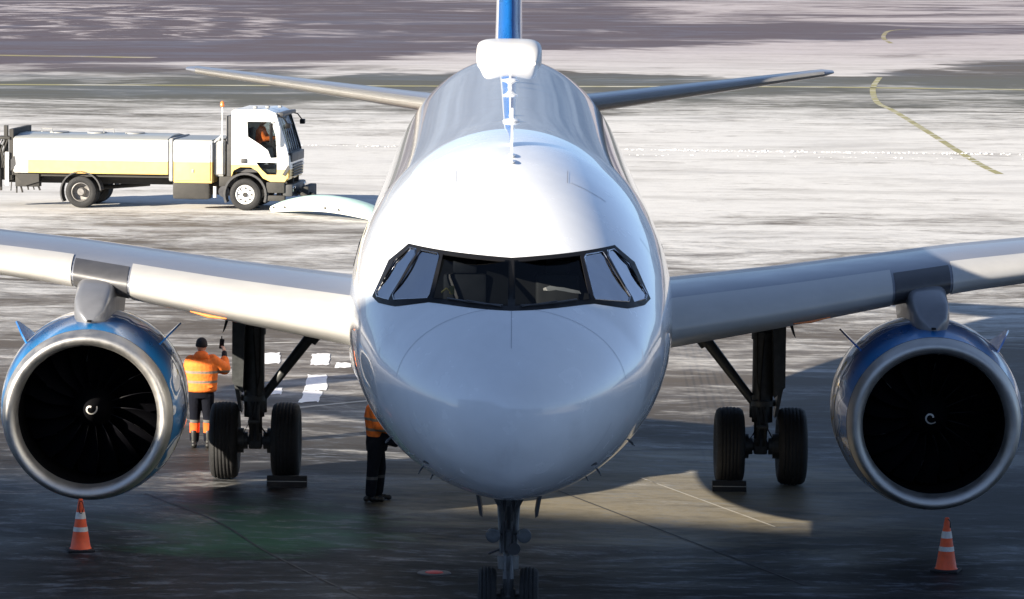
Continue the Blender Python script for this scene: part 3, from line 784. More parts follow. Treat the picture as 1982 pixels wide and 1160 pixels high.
# white comma on the spinner
mk = bmesh.new(); L = []; R = []
def spin_y(r):
    pr = [(0, .60), (.04, .615), (.10, .66), (.17, .74), (.24, .86), (.29, 1.0)]
    for a, b in zip(pr[:-1], pr[1:]):
        if a[0] <= r <= b[0]: return a[1]+(b[1]-a[1])*(r-a[0])/(b[0]-a[0])
    return .6
for i in range(41):
    u = i/40; th = PI*.5-.9+u*PI*1.75; r = .030+.062*u; wd = .018*(1-.35*u)+.006
    for dst, rr in ((L, r-wd/2), (R, r+wd/2)): dst.append(mk.verts.new((rr*math.cos(th), spin_y(rr)-.008, rr*math.sin(th))))
for i in range(40): mk.faces.new((L[i], R[i], R[i+1], L[i+1]))
bl = bmesh.new(); NB = 18; rows = []
for i in range(9):
    u = i/8; r = .28+(.985-.28)*u; tw = math.radians(28+34*u); ch = .30+.12*math.sin(PI*min(1, u*1.1)); row = []
    sweep = .10*u*u-.05*math.sin(PI*u)
    for k in range(5):
        q = (k/4-.5)*ch; cam2 = .025*(1-(2*k/4-1)**2)
        dy = q*math.cos(tw)+sweep+cam2*math.sin(tw); dt = q*math.sin(tw)-cam2*math.cos(tw)
        row.append((dt, 1.1+dy, math.sqrt(max(r*r-dt*dt, .01))))
    rows.append(row)
loft(bl, rows, closed=False, cap=False)
for f in bl.faces: f.material_index = 0
# leading edge strip gets titanium
bl.faces.ensure_lookup_table()
fi = 0
for f in bl.faces:
    c = f.calc_center_median()
for i in range(8):
    pass
bmesh.ops.recalc_face_normals(bl, faces=bl.faces); bmesh.ops.solidify(bl, geom=bl.faces[:], thickness=.010)
be = bmesh.new(); tube(be, [Vector(r[0])+Vector((0, -.004, 0)) for r in rows[4:]], [.004, .007, .008, .008, .006], 5)
st = bmesh.new(); prism(st, [(0, 0), (1.15, 0), (1.12, .10), (.95, .30), (.80, .33), (.3, .14)], -.012, .012, 'X')
py = bmesh.new()
rings = []
for Y, hw, z0, z1 in ((.50, .05, 1.16, 1.25), (.62, .19, 1.16, 1.40), (.85, .25, 1.16, 1.56), (1.5, .28, 1.15, 1.72), (2.6, .24, 1.0, 1.78), (3.6, .20, .85, 1.85), (5.2, .10, 1.2, 1.7)):
    rings.append([(hw*c*(1.0), Y, (z0+z1)/2+(z1-z0)/2*s2) for c, s2 in [(math.copysign(abs(math.cos(a))**.4, math.cos(a)), math.copysign(abs(math.sin(a))**.4, math.sin(a))) for a in [2*PI*k/24 for k in range(24)]]])
loft(py, rings)
core = bmesh.new(); lathe(core, [(2.6, .62), (3.3, .66), (3.9, .52), (4.4, .38), (4.4, .28), (5.0, .05)], 40, cap=True)
grille = bmesh.new(); box(grille, (0, .50, 1.262), (.13, .02, .02), bev=.004); 
door = bmesh.new(); box(door, (0, .47, 1.288), (.06, .05, .03), bev=.008)

def fin_mesh(bmx, name, mt, sharp=35):
    bmesh.ops.recalc_face_normals(bmx, faces=bmx.faces); me = bpy.data.meshes.new(name); bmx.to_mesh(me); bmx.free()
    me.materials.append(M_[mt]); me.polygons.foreach_set('use_smooth', [True]*len(me.polygons)); me.set_sharp_from_angle(angle=math.radians(sharp)); return me
MESH = {'engine': fin_mesh(bm, 'engine', 'nac', 50), 'lip': fin_mesh(lip, 'inlet_lip', 'lip', 60), 'duct': fin_mesh(duct, 'inlet_duct', 'duct', 50), 'spinner': fin_mesh(sp, 'spinner', 'duct'),
        'mark': fin_mesh(mk, 'spiral_mark', 'conew'), 'blade': fin_mesh(bl, 'fan_blade', 'blade'), 'edge': fin_mesh(be, 'blade_edge_glint', 'bladeedge'), 'strake': fin_mesh(st, 'strake', 'blue'),
        'pylon': fin_mesh(py, 'pylon', 'pylon', 60), 'core': fin_mesh(core, 'exhaust_core', 'dgrey'), 'grille': fin_mesh(door, 'cowl_intake', 'black')}
SEAMS = {}
for yy, rr in ((.252, 1.182), (1.02, 1.289), (2.25, 1.243)):
    sm_ = bmesh.new(); lathe(sm_, [(yy-.006, rr-.004), (yy-.004, rr+.003), (yy+.004, rr+.003), (yy+.006, rr-.004)], 96)
    for v in sm_.verts: v.co.z += .05*min(1, v.co.y/1.2)
    SEAMS[yy] = fin_mesh(sm_, 'cowl_seam', 'dgrey')
def child(name, me, parent, loc=(0, 0, 0), rot=(0, 0, 0)):
    o = bpy.data.objects.new(name, me); COL.objects.link(o); o.parent = parent; o.location = loc; o.rotation_euler = rot; return o
for s in (-1, 1):
    e = bpy.data.objects.new('engine', MESH['engine']); COL.objects.link(e); e.parent = plane; e.location = Vector((s*5.79, 11.95, ENG_Z))-AO
    child('inlet_lip', MESH['lip'], e); child('inlet_duct', MESH['duct'], e); spn = child('spinner', MESH['spinner'], e, (0, 0, .045))
    child('spiral_mark', MESH['mark'], e, (0, 0, .045), (0, .6 if s > 0 else -.5, 0)); child('pylon', MESH['pylon'], e, (0, 0, .05)); child('exhaust_core', MESH['core'], e)
    child('cowl_intake', MESH['grille'], e)
    for yy, rr in ((.252, 1.180), (1.02, 1.293), (2.25, 1.247)): child('cowl_seam', SEAMS[yy], e)
    for k in range(NB):
        a = 2*PI*k/NB+.11*(2+s); child('fan_blade', MESH['blade'], e, (0, 0, .045), (0, a, 0))
        if k % 3 == 0: child('blade_edge_glint', MESH['edge'], e, (0, 0, .045), (0, a, 0))  # only some blades get the metal edge, placed as sparse glints
    for q in (-1, 1):
        a = math.radians(47)*q; r = 1.27
        child('strake', MESH['strake'], e, (r*math.sin(a), .95, r*math.cos(a)+.05), (0, a, 0))

# ================================================================ LANDING GEAR
def tyre_bm(R, wd, rr, grooves=4):
    bm = bmesh.new(); h = wd/2; prof = [(-h*.55, rr), (-h*.80, rr+.02), (-h*.98, rr+(R-rr)*.40), (-h*1.0, rr+(R-rr)*.62), (-h*.90, rr+(R-rr)*.85), (-h*.72, R-.018)]
    xs = np.linspace(-h*.62, h*.62, grooves*3+1)
    for i, x in enumerate(xs):
        crown = R-.03*(x/h)**2
        prof.append((float(x), crown-(.012 if i % 3 == 1 else 0)))
    prof += [(-a, b) for a, b in prof[:6][::-1]]
    lathe(bm, prof, 56, 'X'); return bm
def rim_bm(R, wd, side=1):
    bm = bmesh.new(); h = wd/2; lathe(bm, [(-h, R), (-h*.9, R*.9), (-h*.5, R*.85), (-h*.45, R*.35), (-h*.9, R*.3), (-h*.9, .02)], 32, 'X', cap=False)
    lathe(bm, [(h, R), (h*.9, R*.9), (h*.5, R*.85), (h*.45, R*.35), (h*.9, R*.3), (h*.9, .02)], 32, 'X', cap=False); return bm
TM = fin_mesh(tyre_bm(.585, .43, .27, 5), 'tyre', 'rubber', 40); RM = fin_mesh(rim_bm(.28, .34), 'rim', 'rim')
NTM = fin_mesh(tyre_bm(.38, .225, .19, 3), 'nose_tyre', 'rubber', 40); NRM = fin_mesh(rim_bm(.195, .18), 'nose_rim', 'rim')
for s in (-1, 1):
    # strut leans a little in front view; local origin at contact midpoint
    bm = bmesh.new()
    tube(bm, [(s*.02, 0, .95), (s*.03, 0, 2.95)], [.155, .165], 18)
    tube(bm, [(0, 0, .50), (0, 0, 1.0)], [.10, .10], 16)
    tube(bm, [(s*.03, -.02, 1.20), (s*.03, -.02, 1.28)], [.19, .19], 18)
    tube(bm, [(s*.03, 0, 2.2), (s*.03, 0, 2.3)], [.185, .185], 18)
    leg = bm_obj('main_landing_gear', bm, 'gear', plane, Vector((s*3.795, 17.71, 0))-AO)
    bm = bmesh.new(); tube(bm, [(-.62, 0, .585), (.62, 0, .585)], .065, 14)
    for q in (-1, 1):
        tube(bm, [(q*.18, 0, .585), (q*.30, 0, .585)], .19, 20); tube(bm, [(q*.12, .0, .585), (q*.19, 0, .585)], .13, 16)
    box(bm, (0, 0, .585), (.2, .22, .24), bev=.03)
    bm_obj('axle', bm, 'gear', leg)
    bm = bmesh.new()
    for q in (-1, 1):
        tube(bm, [(q*.05, -.12, 1.18), (q*.06, -.40, .92), (q*.045, -.16, .62)], [.03, .035, .03], 8)
    tube(bm, [(-.08, -.40, .92), (.08, -.40, .92)], .03, 8); bm_obj('torque_link', bm, 'gear', leg)
    bm = bmesh.new(); tube(bm, [(-s*.12, -.02, 1.26), (-s*.86, -.02, 2.22)], [.065, .085], 12)
    tube(bm, [(-s*.80, .02, 2.12), (-s*.98, .02, 2.34)], .125, 12); tube(bm, [(-s*.10, -.02, 1.02), (-s*.10, -.02, 1.36)], .075, 10); bm_obj('side_brace', bm, 'gear', leg)
    bm = bmesh.new(); tube(bm, [(-s*.86, 0, 2.24), (-s*.62, 0, 2.28), (-s*.48, 0, 2.37), (-s*.2, 0, 2.50)], [.06, .045, .05, .03], 10); box(bm, (-s*.60, 0, 2.33), (.10, .06, .12), bev=.02)
    bm_obj('lock_link', bm, 'gear', leg)
    bm = bmesh.new()    # door on the outboard side with a tapering lower tongue
    prism(bm, [(-s*0+s*.13, 2.62), (s*.33, 2.66), (s*.33, 1.52), (s*.17, 1.36)], -.45, .55, 'Y')
    prism(bm, [(s*.26, 1.55), (s*.33, 1.52), (s*.25, 1.08), (s*.20, 1.02)], -.15, .35, 'Y')
    prism(bm, [(s*.34, 2.62), (s*.40, 2.66), (s*.50, 2.22), (s*.47, 2.26)], -.1, .2, 'Y')
    bm_obj('gear_door', bm, 'gear', leg)
    bm = bmesh.new()
    tube(bm, [(s*.05, -.17, 2.6), (s*.0, -.18, 1.9), (-s*.04, -.18, 1.2), (-s*.1, -.14, .8), (-s*.22, -.1, .62)], .012, 6)
    tube(bm, [(-s*.08, -.15, 2.6), (-s*.07, -.17, 1.6), (s*.05, -.16, .95), (s*.2, -.12, .66)], .010, 6); bm_obj('brake_hose', bm, 'rubber', leg)
    for q in (-1, 1):
        t1 = child('tyre', TM, leg, (q*.4635, 0, .585)); child('rim', RM, leg, (q*.4635, 0, .585))
# nose gear
bm = bmesh.new()
tube(bm, [(0, 0, .95), (0, .25, 2.3)], [.105, .115], 18); tube(bm, [(0, -.03, .40), (0, 0, .98)], [.065, .065], 16)
tube(bm, [(0, -.02, .74), (0, -.01, .90)], [.125, .13], 20)
for q in (-1, 1): tube(bm, [(q*.075, -.10, .95), (q*.09, -.05, 1.35), (q*.13, .12, 1.8)], [.035, .04, .03], 10)
ng = bm_obj('nose_landing_gear', bm, 'nosegear', plane, Vector((0, 5.07, 0))-AO)
bm = bmesh.new(); tube(bm, [(-.33, 0, .38), (.33, 0, .38)], .045, 12); box(bm, (0, 0, .39), (.18, .16, .22), bev=.03); bm_obj('axle', bm, 'gear', ng)
for q in (-1, 1):
    child('tyre', NTM, ng, (q*.25, 0, .38)); child('rim', NRM, ng, (q*.25, 0, .38))
    bm = bmesh.new(); lathe(bm, [(-.02, .085), (-.05, .088), (-.055, .078), (-.045, .0)], 24, 'Y'); l_ = bm_obj('taxi_light', bm, 'glasslamp', ng, (q*.185, -.17, 1.17))
    bm = bmesh.new(); lathe(bm, [(-.045, .088), (.0, .088), (.07, .05), (.10, .01)], 24, 'Y'); tube(bm, [(0, .03, 0), (-q*.12, .08, 0)], .018, 8); bm_obj('lamp_housing', bm, 'dgrey', ng, (q*.185, -.17, 1.17))
    bm = bmesh.new(); prism(bm, [(q*.36, 1.80), (q*.40, 1.80), (q*.345, 1.49), (q*.31, 1.47)], -.75, -.1, 'Y'); bm_obj('gear_door', bm, 'dgrey', ng)
    bm = bmesh.new(); tube(bm, [(q*.10, -.1, 1.50), (q*.26, -.12, 1.82)], [.028, .03], 8); bm_obj('drag_brace', bm, 'nosegear', ng)
    bm = bmesh.new(); tube(bm, [(q*.035, -.11, .92), (q*.04, -.26, .66), (q*.035, -.09, .44)], [.022, .026, .022], 8); bm_obj('torque_link', bm, 'nosegear', ng)
bm = bmesh.new(); tube(bm, [(0, -.14, 1.22), (0, -.16, 1.34)], [.05, .05], 12); tube(bm, [(.07, -.15, 1.0), (.07, -.10, 1.0)], .075, 18); tube(bm, [(-.24, -.1, .93), (-.1, -.1, .99)], .014, 6)
tube(bm, [(-.03, -.13, 1.75), (-.06, -.16, 1.3), (-.08, -.15, .95)], .012, 6); tube(bm, [(.045, -.13, 1.75), (.05, -.16, 1.3), (.02, -.17, 1.05)], .010, 6)
bm_obj('steering_actuator', bm, 'dgrey', ng)
bm = bmesh.new(); tube(bm, [(0, -.95, 1.66), (0, -.15, 1.25)], [.03, .035], 10); bm_obj('drag_strut', bm, 'gear', ng)

# chocks
def chock(loc, sx, label, rz=0):
    o = tag(empty('wheel_chock', loc, rz), label, 'wheel chock', 'wheel chocks at the main gear')
    bm = bmesh.new(); prism(bm, [(-.11, 0), (.11, 0), (.04, .15), (-.04, .15)], -sx/2, sx/2, 'X'); bm_obj('wedge', bm, 'chock', o)
    bm = bmesh.new(); box(bm, (0, -.087, .075), (sx*.98, .012, .012), Matrix.Rotation(0, 3, 'X')); bm_obj('edge_strip', bm, 'wline' if 0 else 'truckg', o)
chock((-3.28, 17.02, 0), .60, 'black wedge chock with pale edge in front of the inner left main wheel')
chock((3.30, 17.02, 0), .50, 'black wedge chock in front of the inner right main wheel')

# ================================================================ CONES
def cone(loc, label, strap, rz):
    o = tag(empty('traffic_cone', loc, rz), label, 'traffic cone', 'orange and white cones set out beneath the engines')
    o.scale = (1, 1, 1)
    H = .70
    def r(z): return .145-(.145-.028)*(z/H)
    bm = bmesh.new(); box(bm, (0, 0, .018), (.36, .36, .036), bev=.012); bm_obj('base', bm, 'rubber', o)
    bm = bmesh.new(); lathe(bm, [(.036, .15), (.05, r(.05))]+[(z, r(z)) for z in (.2, .4, .6)]+[(H, .028), (H+.008, .02), (H-.1, .018)], 32, 'Z'); bm_obj('body', bm, 'cone', o)
    for a, b in ((.27, .33), (.44, .53)):
        bm = bmesh.new(); lathe(bm, [(a, r(a)+.003), (b, r(b)+.003)], 32, 'Z'); bm_obj('reflective_band', bm, 'conew', o)
    if strap:
        bm = bmesh.new(); pts = [(.022*math.cos(a)*1.4-.0, -.062+.0*math.sin(a), .60+.085*math.sin(a)) for a in [2*PI*k/16 for k in range(17)]]; tube(bm, pts, .006, 6); bm_obj('strap', bm, 'black', o)
    else:
        bm = bmesh.new(); pts = [(.02, -.04, .70), (.05, -.04, .66), (.052, -.04, .58)]; tube(bm, pts, .007, 6); bm_obj('strap', bm, 'black', o)
cone((-5.73, 10.62, 0), 'orange cone with a black loop hanging on its tip, beneath the left engine', True, .2)
cone((5.74, 9.84, 0), 'orange cone standing beneath the right engine, deep in shade', False, -.3)

# ================================================================ PEOPLE
def remesh(o, vox, sm=4):
    m = o.modifiers.new('remesh', 'REMESH'); m.mode = 'VOXEL'; m.voxel_size = vox; m.use_smooth_shade = True
    m2 = o.modifiers.new('smooth', 'SMOOTH'); m2.iterations = sm; m2.factor = .5
    dg = bpy.context.evaluated_depsgraph_get(); me = bpy.data.meshes.new_from_object(o.evaluated_get(dg)); old = o.data
    o.modifiers.clear(); o.data = me
    me.polygons.foreach_set('use_smooth', [True]*len(me.polygons))
    return o
def limb(bm, pts, rs, n=14):
    pts = [Vector(p) for p in pts]
    for i in range(len(pts)-1):
        tube(bm, [pts[i], pts[i+1]], [rs[i], rs[i+1]], n)
    for p, r in zip(pts, rs): ell(bm, p, (r, r, r), None, n, 8)
def torso(bm, levels, n=24):   # (z, cx, cy, rx, ry)
    rings = [[(cx+rx*math.cos(2*PI*k/n), cy+ry*math.sin(2*PI*k/n), z) for k in range(n)] for z, cx, cy, rx, ry in levels]
    loft(bm, rings)
def hand(bm, wrist, d, palm_n, side, curl=.5, sc=1.0):
    """palm and five curled fingers; d: along hand, palm_n: palm normal"""
    d = Vector(d).normalized(); n = Vector(palm_n).normalized(); u = d.cross(n).normalized()*side
    w0 = Vector(wrist)
    for k, o_ in enumerate((-.028, -.009, .010, .028)):
        base = w0+d*.085*sc+u*o_*sc
        limb(bm, [w0+d*.01, base], [.017*sc, .0125*sc], 8)
        L = (.066, .075, .070, .055)[k]*sc
        p1 = base+d*L*.5*math.cos(curl*.5)+n*L*.5*math.sin(curl*.5); p2 = p1+d*L*.5*math.cos(curl*1.6)+n*L*.5*math.sin(curl*1.6)
        limb(bm, [base, p1, p2], [.0105*sc, .0095*sc, .008*sc], 8)
    tb = w0+d*.03*sc-u*.022*sc
    limb(bm, [tb, tb+(d*.5-u*.7+n*.4).normalized()*.04*sc, tb+(d*.9-u*.6+n*.7).normalized()*.072*sc], [.014*sc, .0115*sc, .009*sc], 8)
def head(bm, c, face, tilt=0):
    c = Vector(c); f = Vector(face).normalized(); u = Vector((-f.y, f.x, 0))
    R = Matrix((Vector((f.y, -f.x, 0)), f, Vector((0, 0, 1)))).transposed()
    ell(bm, c, (.076, .095, .112), R, 20, 14); ell(bm, c+f*.035+Vector((0, 0, -.065)), (.052, .055, .055), R, 14, 10)
    ell(bm, c+f*.098+Vector((0, 0, -.02)), (.013, .018, .024), R, 8, 6)
    ell(bm, c+f*.088+Vector((0, 0, -.06)), (.025, .012, .008), R, 8, 6)
    for q in (-1, 1):
        ell(bm, c+u*q*.077+Vector((0, 0, -.01)), (.012, .02, .032), R, 8, 6); ell(bm, c+u*q*.032+f*.083+Vector((0, 0, .018)), (.016, .012, .008), R, 8, 6)
def boots(bm, ankle, toe):
    a = Vector(ankle); t = Vector(toe)
    limb(bm, [a+Vector((0, 0, .16)), a], [.06, .058], 12)
    d = (t-a); d.z = 0; d.normalize()
    for k, (q, r, z) in enumerate(((-.05, .05, .045), (.03, .052, .05), (.10, .05, .045), (.17, .045, .04))): ell(bm, Vector((a.x, a.y, z))+d*q, (r, r, z), None, 12, 8)

# person with the raised hand, seen from behind (faces +Y)
p1 = tag(empty('person', (-4.87, 21.2, 0)), 'person in orange jacket and black beanie raising one hand beside the left engine', 'person')
bm = bmesh.new()
head(bm, (.0, .03, 1.635), (.35, 1, 0)); limb(bm, [(0, .0, 1.42), (0, .02, 1.56)], [.065, .058])
torso(bm, [(.88, 0, 0, .15, .11), (1.05, 0, 0, .15, .10), (1.25, 0, 0, .17, .12), (1.40, 0, 0, .17, .11), (1.46, 0, 0, .08, .07)])
EL1 = (.36, .10, 1.26); WR1 = (.345, .30, 1.47)
limb(bm, [(.19, 0, 1.40), EL1, WR1], [.055, .045, .030]); limb(bm, [(-.19, 0, 1.40), (-.25, .08, 1.14), (-.12, .26, 1.12)], [.055, .045, .030])
hand(bm, WR1, (-.12, .25, 1), (-.6, .5, 0), 1, .7); hand(bm, (-.12, .26, 1.12), (.8, .5, .1), (0, .3, -1), -1, .8)
for q, kx in ((-1, 0), (1, 0)): limb(bm, [(q*.09, 0, .90), (q*.10, .03, .50), (q*.11, -.01, .10)], [.09, .055, .038])
body = remesh(bm_obj('body', bm, 'skin', p1), .009, 2)
bm = bmesh.new()
torso(bm, [(.90, 0, 0, .225, .16), (.93, 0, 0, .25, .18), (1.05, 0, 0, .255, .175), (1.20, 0, 0, .265, .18), (1.33, 0, -.01, .26, .175), (1.42, 0, -.01, .21, .15), (1.485, 0, 0, .10, .10)])
limb(bm, [(.17, 0, 1.39), (.29, .05, 1.30), EL1, (.352, .22, 1.38)], [.115, .11, .10, .075]); limb(bm, [(-.17, 0, 1.39), (-.25, .08, 1.14), (-.14, .24, 1.12)], [.10, .088, .062])
# folds
for k in range(7): ell(bm, (random.uniform(-.18, .18), -.13, random.uniform(.98, 1.35)), (.07, .04, .018), Matrix.Rotation(random.uniform(-.5, .5), 3, 'Y'))
remesh(bm_obj('jacket', bm, 'hivis', p1), .013, 3)
bm = bmesh.new(); ell(bm, (0, -.075, 1.46), (.14, .085, .085), Matrix.Rotation(.2, 3, 'X')); ell(bm, (0, -.03, 1.50), (.115, .09, .06)); remesh(bm_obj('hood', bm, 'hood', p1), .012, 3)
bm = bmesh.new(); torso(bm, [(.80, 0, 0, .19, .135), (.92, 0, 0, .19, .14), (.97, 0, 0, .18, .13)])
for q in (-1, 1): limb(bm, [(q*.095, 0, .84), (q*.105, .03, .48), (q*.112, .0, .14)], [.115, .085, .078])
remesh(bm_obj('trousers', bm, 'trousers', p1), .013, 3)
bm = bmesh.new()
for q in (-1, 1): boots(bm, (q*.115, -.02, .09), (q*.13, .2, 0))
remesh(bm_obj('boots', bm, 'boot', p1), .01, 2)
bm = bmesh.new(); ell(bm, (0, .02, 1.675), (.092, .105, .095)); tube(bm, [(0, .02, 1.62), (0, .02, 1.66)], .098, 20); remesh(bm_obj('beanie', bm, 'knit', p1), .01, 3)
bm = bmesh.new(); limb(bm, [(.348, .26, 1.43), (.345, .305, 1.49)], [.047, .044]); remesh(bm_obj('glove_cuff', bm, 'knit', p1), .01, 2)
bm = bmesh.new(); box(bm, (0, 0, 0), (.075, .028, .16), Matrix.Rotation(.1, 3, 'Y'), .012); box(bm, (.0, 0, .1), (.02, .02, .05), bev=.005)
o = tag(bm_obj('handheld_radio', bm, 'black', None, (-4.87+.30, 21.2+.36, 1.63)), 'small black handset held up in the raised hand of the person by the left engine', 'handset')

# second person, mostly behind the nose, in profile facing right
p2 = tag(empty('person', (-1.92, 15.55, 0)), 'person in orange vest and dark trousers half hidden behind the nose of the plane', 'person')
bm = bmesh.new()
head(bm, (.10, 0, 1.62), (1, .1, 0)); limb(bm, [(.02, 0, 1.42), (.08, 0, 1.54)], [.065, .058])
torso(bm, [(.88, 0, 0, .11, .15), (1.05, 0, 0, .10, .15), (1.25, .0, 0, .12, .17), (1.40, .0, 0, .11, .17), (1.46, .02, 0, .07, .08)])
limb(bm, [(.0, -.2, 1.40), (.06, -.26, 1.13), (.27, -.2, 1.06)], [.055, .045, .03]); limb(bm, [(.0, .2, 1.40), (.08, .26, 1.13), (.28, .2, 1.08)], [.055, .045, .03])
hand(bm, (.27, -.2, 1.06), (1, .1, 0), (0, .3, -1), 1, .8); hand(bm, (.28, .2, 1.08), (1, -.1, 0), (0, -.3, -1), -1, .8)
for q in (-1, 1): limb(bm, [(0, q*.09, .90), (.02+q*.05, q*.10, .50), (-.02+q*.05, q*.11, .10)], [.09, .055, .038])
remesh(bm_obj('body', bm, 'skin', p2), .009, 2)
bm = bmesh.new(); torso(bm, [(.96, .02, 0, .15, .20), (1.10, .0, 0, .145, .20), (1.25, -.01, 0, .155, .21), (1.38, 0, 0, .14, .20), (1.47, .02, 0, .09, .10)])
limb(bm, [(.0, -.19, 1.38), (.05, -.26, 1.13), (.2, -.22, 1.07)], [.09, .075, .06]); limb(bm, [(.0, .19, 1.38), (.08, .26, 1.13), (.2, .22, 1.08)], [.09, .075, .06])
remesh(bm_obj('vest', bm, 'hivis', p2), .013, 3)
bm = bmesh.new(); torso(bm, [(.74, .02, 0, .15, .185), (.86, .03, 0, .17, .20), (1.0, .02, 0, .15, .19)])
limb(bm, [(.12, -.1, .95), (.30, -.15, .86)], [.10, .05])
for q in (-1, 1): limb(bm, [(.01, q*.095, .84), (.02+q*.05, q*.105, .48), (-.01+q*.05, q*.112, .14)], [.125, .09, .082])
remesh(bm_obj('trousers', bm, 'trousers2', p2), .013, 3)
bm = bmesh.new()
for q in (-1, 1): boots(bm, (-.02+q*.05, q*.115, .09), (.2+q*.05, q*.11, 0))
remesh(bm_obj('boots', bm, 'boot', p2), .01, 2)
bm = bmesh.new(); ell(bm, (.09, 0, 1.66), (.105, .092, .095)); remesh(bm_obj('beanie', bm, 'knit', p2), .012, 2)

# ================================================================ PLOUGH TRUCK (local x forward, near side y = -1.2)
TR = math.radians(-7)
truck = tag(empty('plow_truck', (-7.13, 72.3, 0), TR), 'white and yellow tank truck with a curved plough blade on the snow', 'truck')
def tp(px, py): return ((px-472)/68.4, (405-py)/69.5)
# cab shell
def cab_front_x(z): return 1.42-(max(0, z-1.55)*.42) if z > 1.55 else 1.42
side_out = [(-.40, .95), (-.40, 2.78), (-.30, 2.84), (.62, 2.84), (.86, 2.74), (1.02, 2.2), (1.16, 1.78), (1.22, 1.55), (1.22, .98), (1.12, .82), (.72, .82), (.50, .92), (.34, 1.12), (.15, 1.22), (-.15, 1.22), (-.34, 1.12)]
win = [(.05, 2.50), (.74, 2.50), (.86, 2.12), (.90, 1.50), (.72, 1.48), (.64, 1.70), (.42, 1.86), (.07, 2.08)]
lwin = [(.30, 1.36), (.90, 1.36), (.90, 1.02), (.62, 1.02), (.46, 1.16)]
def cabpaint(t, co):
    x, y, z = t.xyz(co); f = t.ss(t.m('ADD', z, t.m('MULTIPLY', t.ss(x, .3, .9), .12)), 1.30, 1.28)
    dirt = t.ss(t.noise(co, (2, 2, 4), 4, .6), .45, .8); c = t.mix(f, (.80, .80, .78), (.82, .57, .20)); return t.mix(t.m('MULTIPLY', t.m('MULTIPLY', dirt, t.ss(z, 1.6, .8)), .35), c, (.35, .32, .27))
M_['cab'] = mat('cab_paint', 0, .35, 0, .5, .04, build=cabpaint)
cab = empty('cab', (0, 0, 0), 0, truck)
for s in (-1, 1):
    vf = plate(side_out, [win, lwin], None, lambda a, b: (a, s*1.14, b)); plate_obj('side_panel', vf, 'cab', cab, .03)
    for h, mt in ((win, 'tglass'), (lwin, 'tglass')):
        vf = plate(h, [], None, lambda a, b: (a, s*1.12, b)); plate_obj('window', vf, mt, cab, .006)
def quadstrip(name, prof, y0, y1, mt, parent, thick=.03):
    bm = bmesh.new(); loft(bm, [[(a, y0, b) for a, b in prof], [(a, y1, b) for a, b in prof]], closed=False, cap=False)
    bmesh.ops.recalc_face_normals(bm, faces=bm.faces); bmesh.ops.solidify(bm, geom=bm.faces[:], thickness=thick); return bm_obj(name, bm, mt, parent)
quadstrip('roof', [(-.40, .95), (-.40, 2.78), (-.30, 2.84), (.62, 2.84), (.86, 2.74)], -1.11, 1.11, 'cab', cab)
WS = [(.86, 2.70), (1.02, 2.2), (1.15, 1.78), (1.19, 1.62)]
quadstrip('windshield', WS, -1.05, 1.05, 'tglass', cab, .008)
for s in (-1, 1):
    bm = bmesh.new(); tube(bm, [(a-.01, s*1.08, b) for a, b in WS], .045, 8); bm_obj('pillar', bm, 'cab', cab)
    # wrap-around dark frame
    bm = bmesh.new(); tube(bm, [(a+.02, s*1.03, b) for a, b in WS], .02, 6); bm_obj('gasket', bm, 'black', cab)
bm = bmesh.new(); box(bm, (.98, 0, 2.70), (.16, 2.1, .10), bev=.03); bm_obj('sun_visor', bm, 'plastic', cab)
# nose panel, grille, bumper
bm = bmesh.new(); prism(bm, [(1.10, .82), (1.26, .90), (1.28, 1.30), (1.24, 1.60), (1.12, 1.60)], -1.13, 1.13, 'Y'); bmesh.ops.bevel(bm, geom=[e for e in bm.edges], offset=.04, segments=2, affect='EDGES'); bm_obj('nose_panel', bm, 'cab', cab)
bm = bmesh.new(); box(bm, (1.28, 0, 1.50), (.06, 1.95, .26), bev=.02); bm_obj('front_cowl', bm, 'plastic', cab)
bm = bmesh.new()
for k in range(5): box(bm, (1.29, 0, .98+k*.075), (.05, 1.5, .05), bev=.01)
bm_obj('grille', bm, 'plastic', cab)
bm = bmesh.new(); box(bm, (1.20, 0, .58), (.28, 2.25, .34), bev=.05); bm_obj('bumper', bm, 'plastic', cab)
for s in (-1, 1):
    bm = bmesh.new(); box(bm, (1.34, s*.9, .62), (.06, .32, .16), bev=.03); bm_obj('headlight', bm, 'chrome', cab)
    bm = bmesh.new(); prism(bm, [(1.05, 1.02), (1.13, .99), (1.28, 1.22), (1.22, 1.30)], s*1.162-.004, s*1.162+.004, 'Y'); bm_obj('warning_stripe', bm, 'plastic', cab)
    bm = bmesh.new(); tube(bm, [(.92, s*1.1, 2.66), (1.08, s*1.18, 2.62), (1.2, s*1.2, 2.46)], .02, 6); box(bm, (1.22, s*1.2, 2.40), (.14, .2, .14), bev=.03); bm_obj('front_mirror', bm, 'black', cab)
    bm = bmesh.new(); tube(bm, [(.82, s*1.1, 2.5), (.8, s*1.38, 2.45), (.8, s*1.38, 1.9), (.82, s*1.12, 1.85)], .016, 6); box(bm, (.78, s*1.40, 2.2), (.1, .05, .55), bev=.02); bm_obj('side_mirror', bm, 'black', cab)
    bm = bmesh.new(); box(bm, (-.06+.02, s*1.165, 1.40), (.16, .03, .13), bev=.02); bm_obj('door_handle', bm, 'plastic', cab)
bm = bmesh.new()
for k in range(6): tube(bm, [(1.22, -.8+k*.32, 1.66), (1.09, -.72+k*.32, 2.1), (1.0, -.6+k*.32, 2.35)], .012, 5)
bm_obj('reflection_bars', bm, 'black', cab)  # dark bars standing in for reflection lines on the windshield
bm = bmesh.new(); box(bm, (.3, 0, 1.12), (1.3, 2.0, .1)); box(bm, (.22, -.5, 1.5), (.5, .5, .45), bev=.05); box(bm, (.05, -.5, 2.0), (.12, .48, .6), bev=.05); bm_obj('seat', bm, 'plastic', cab)
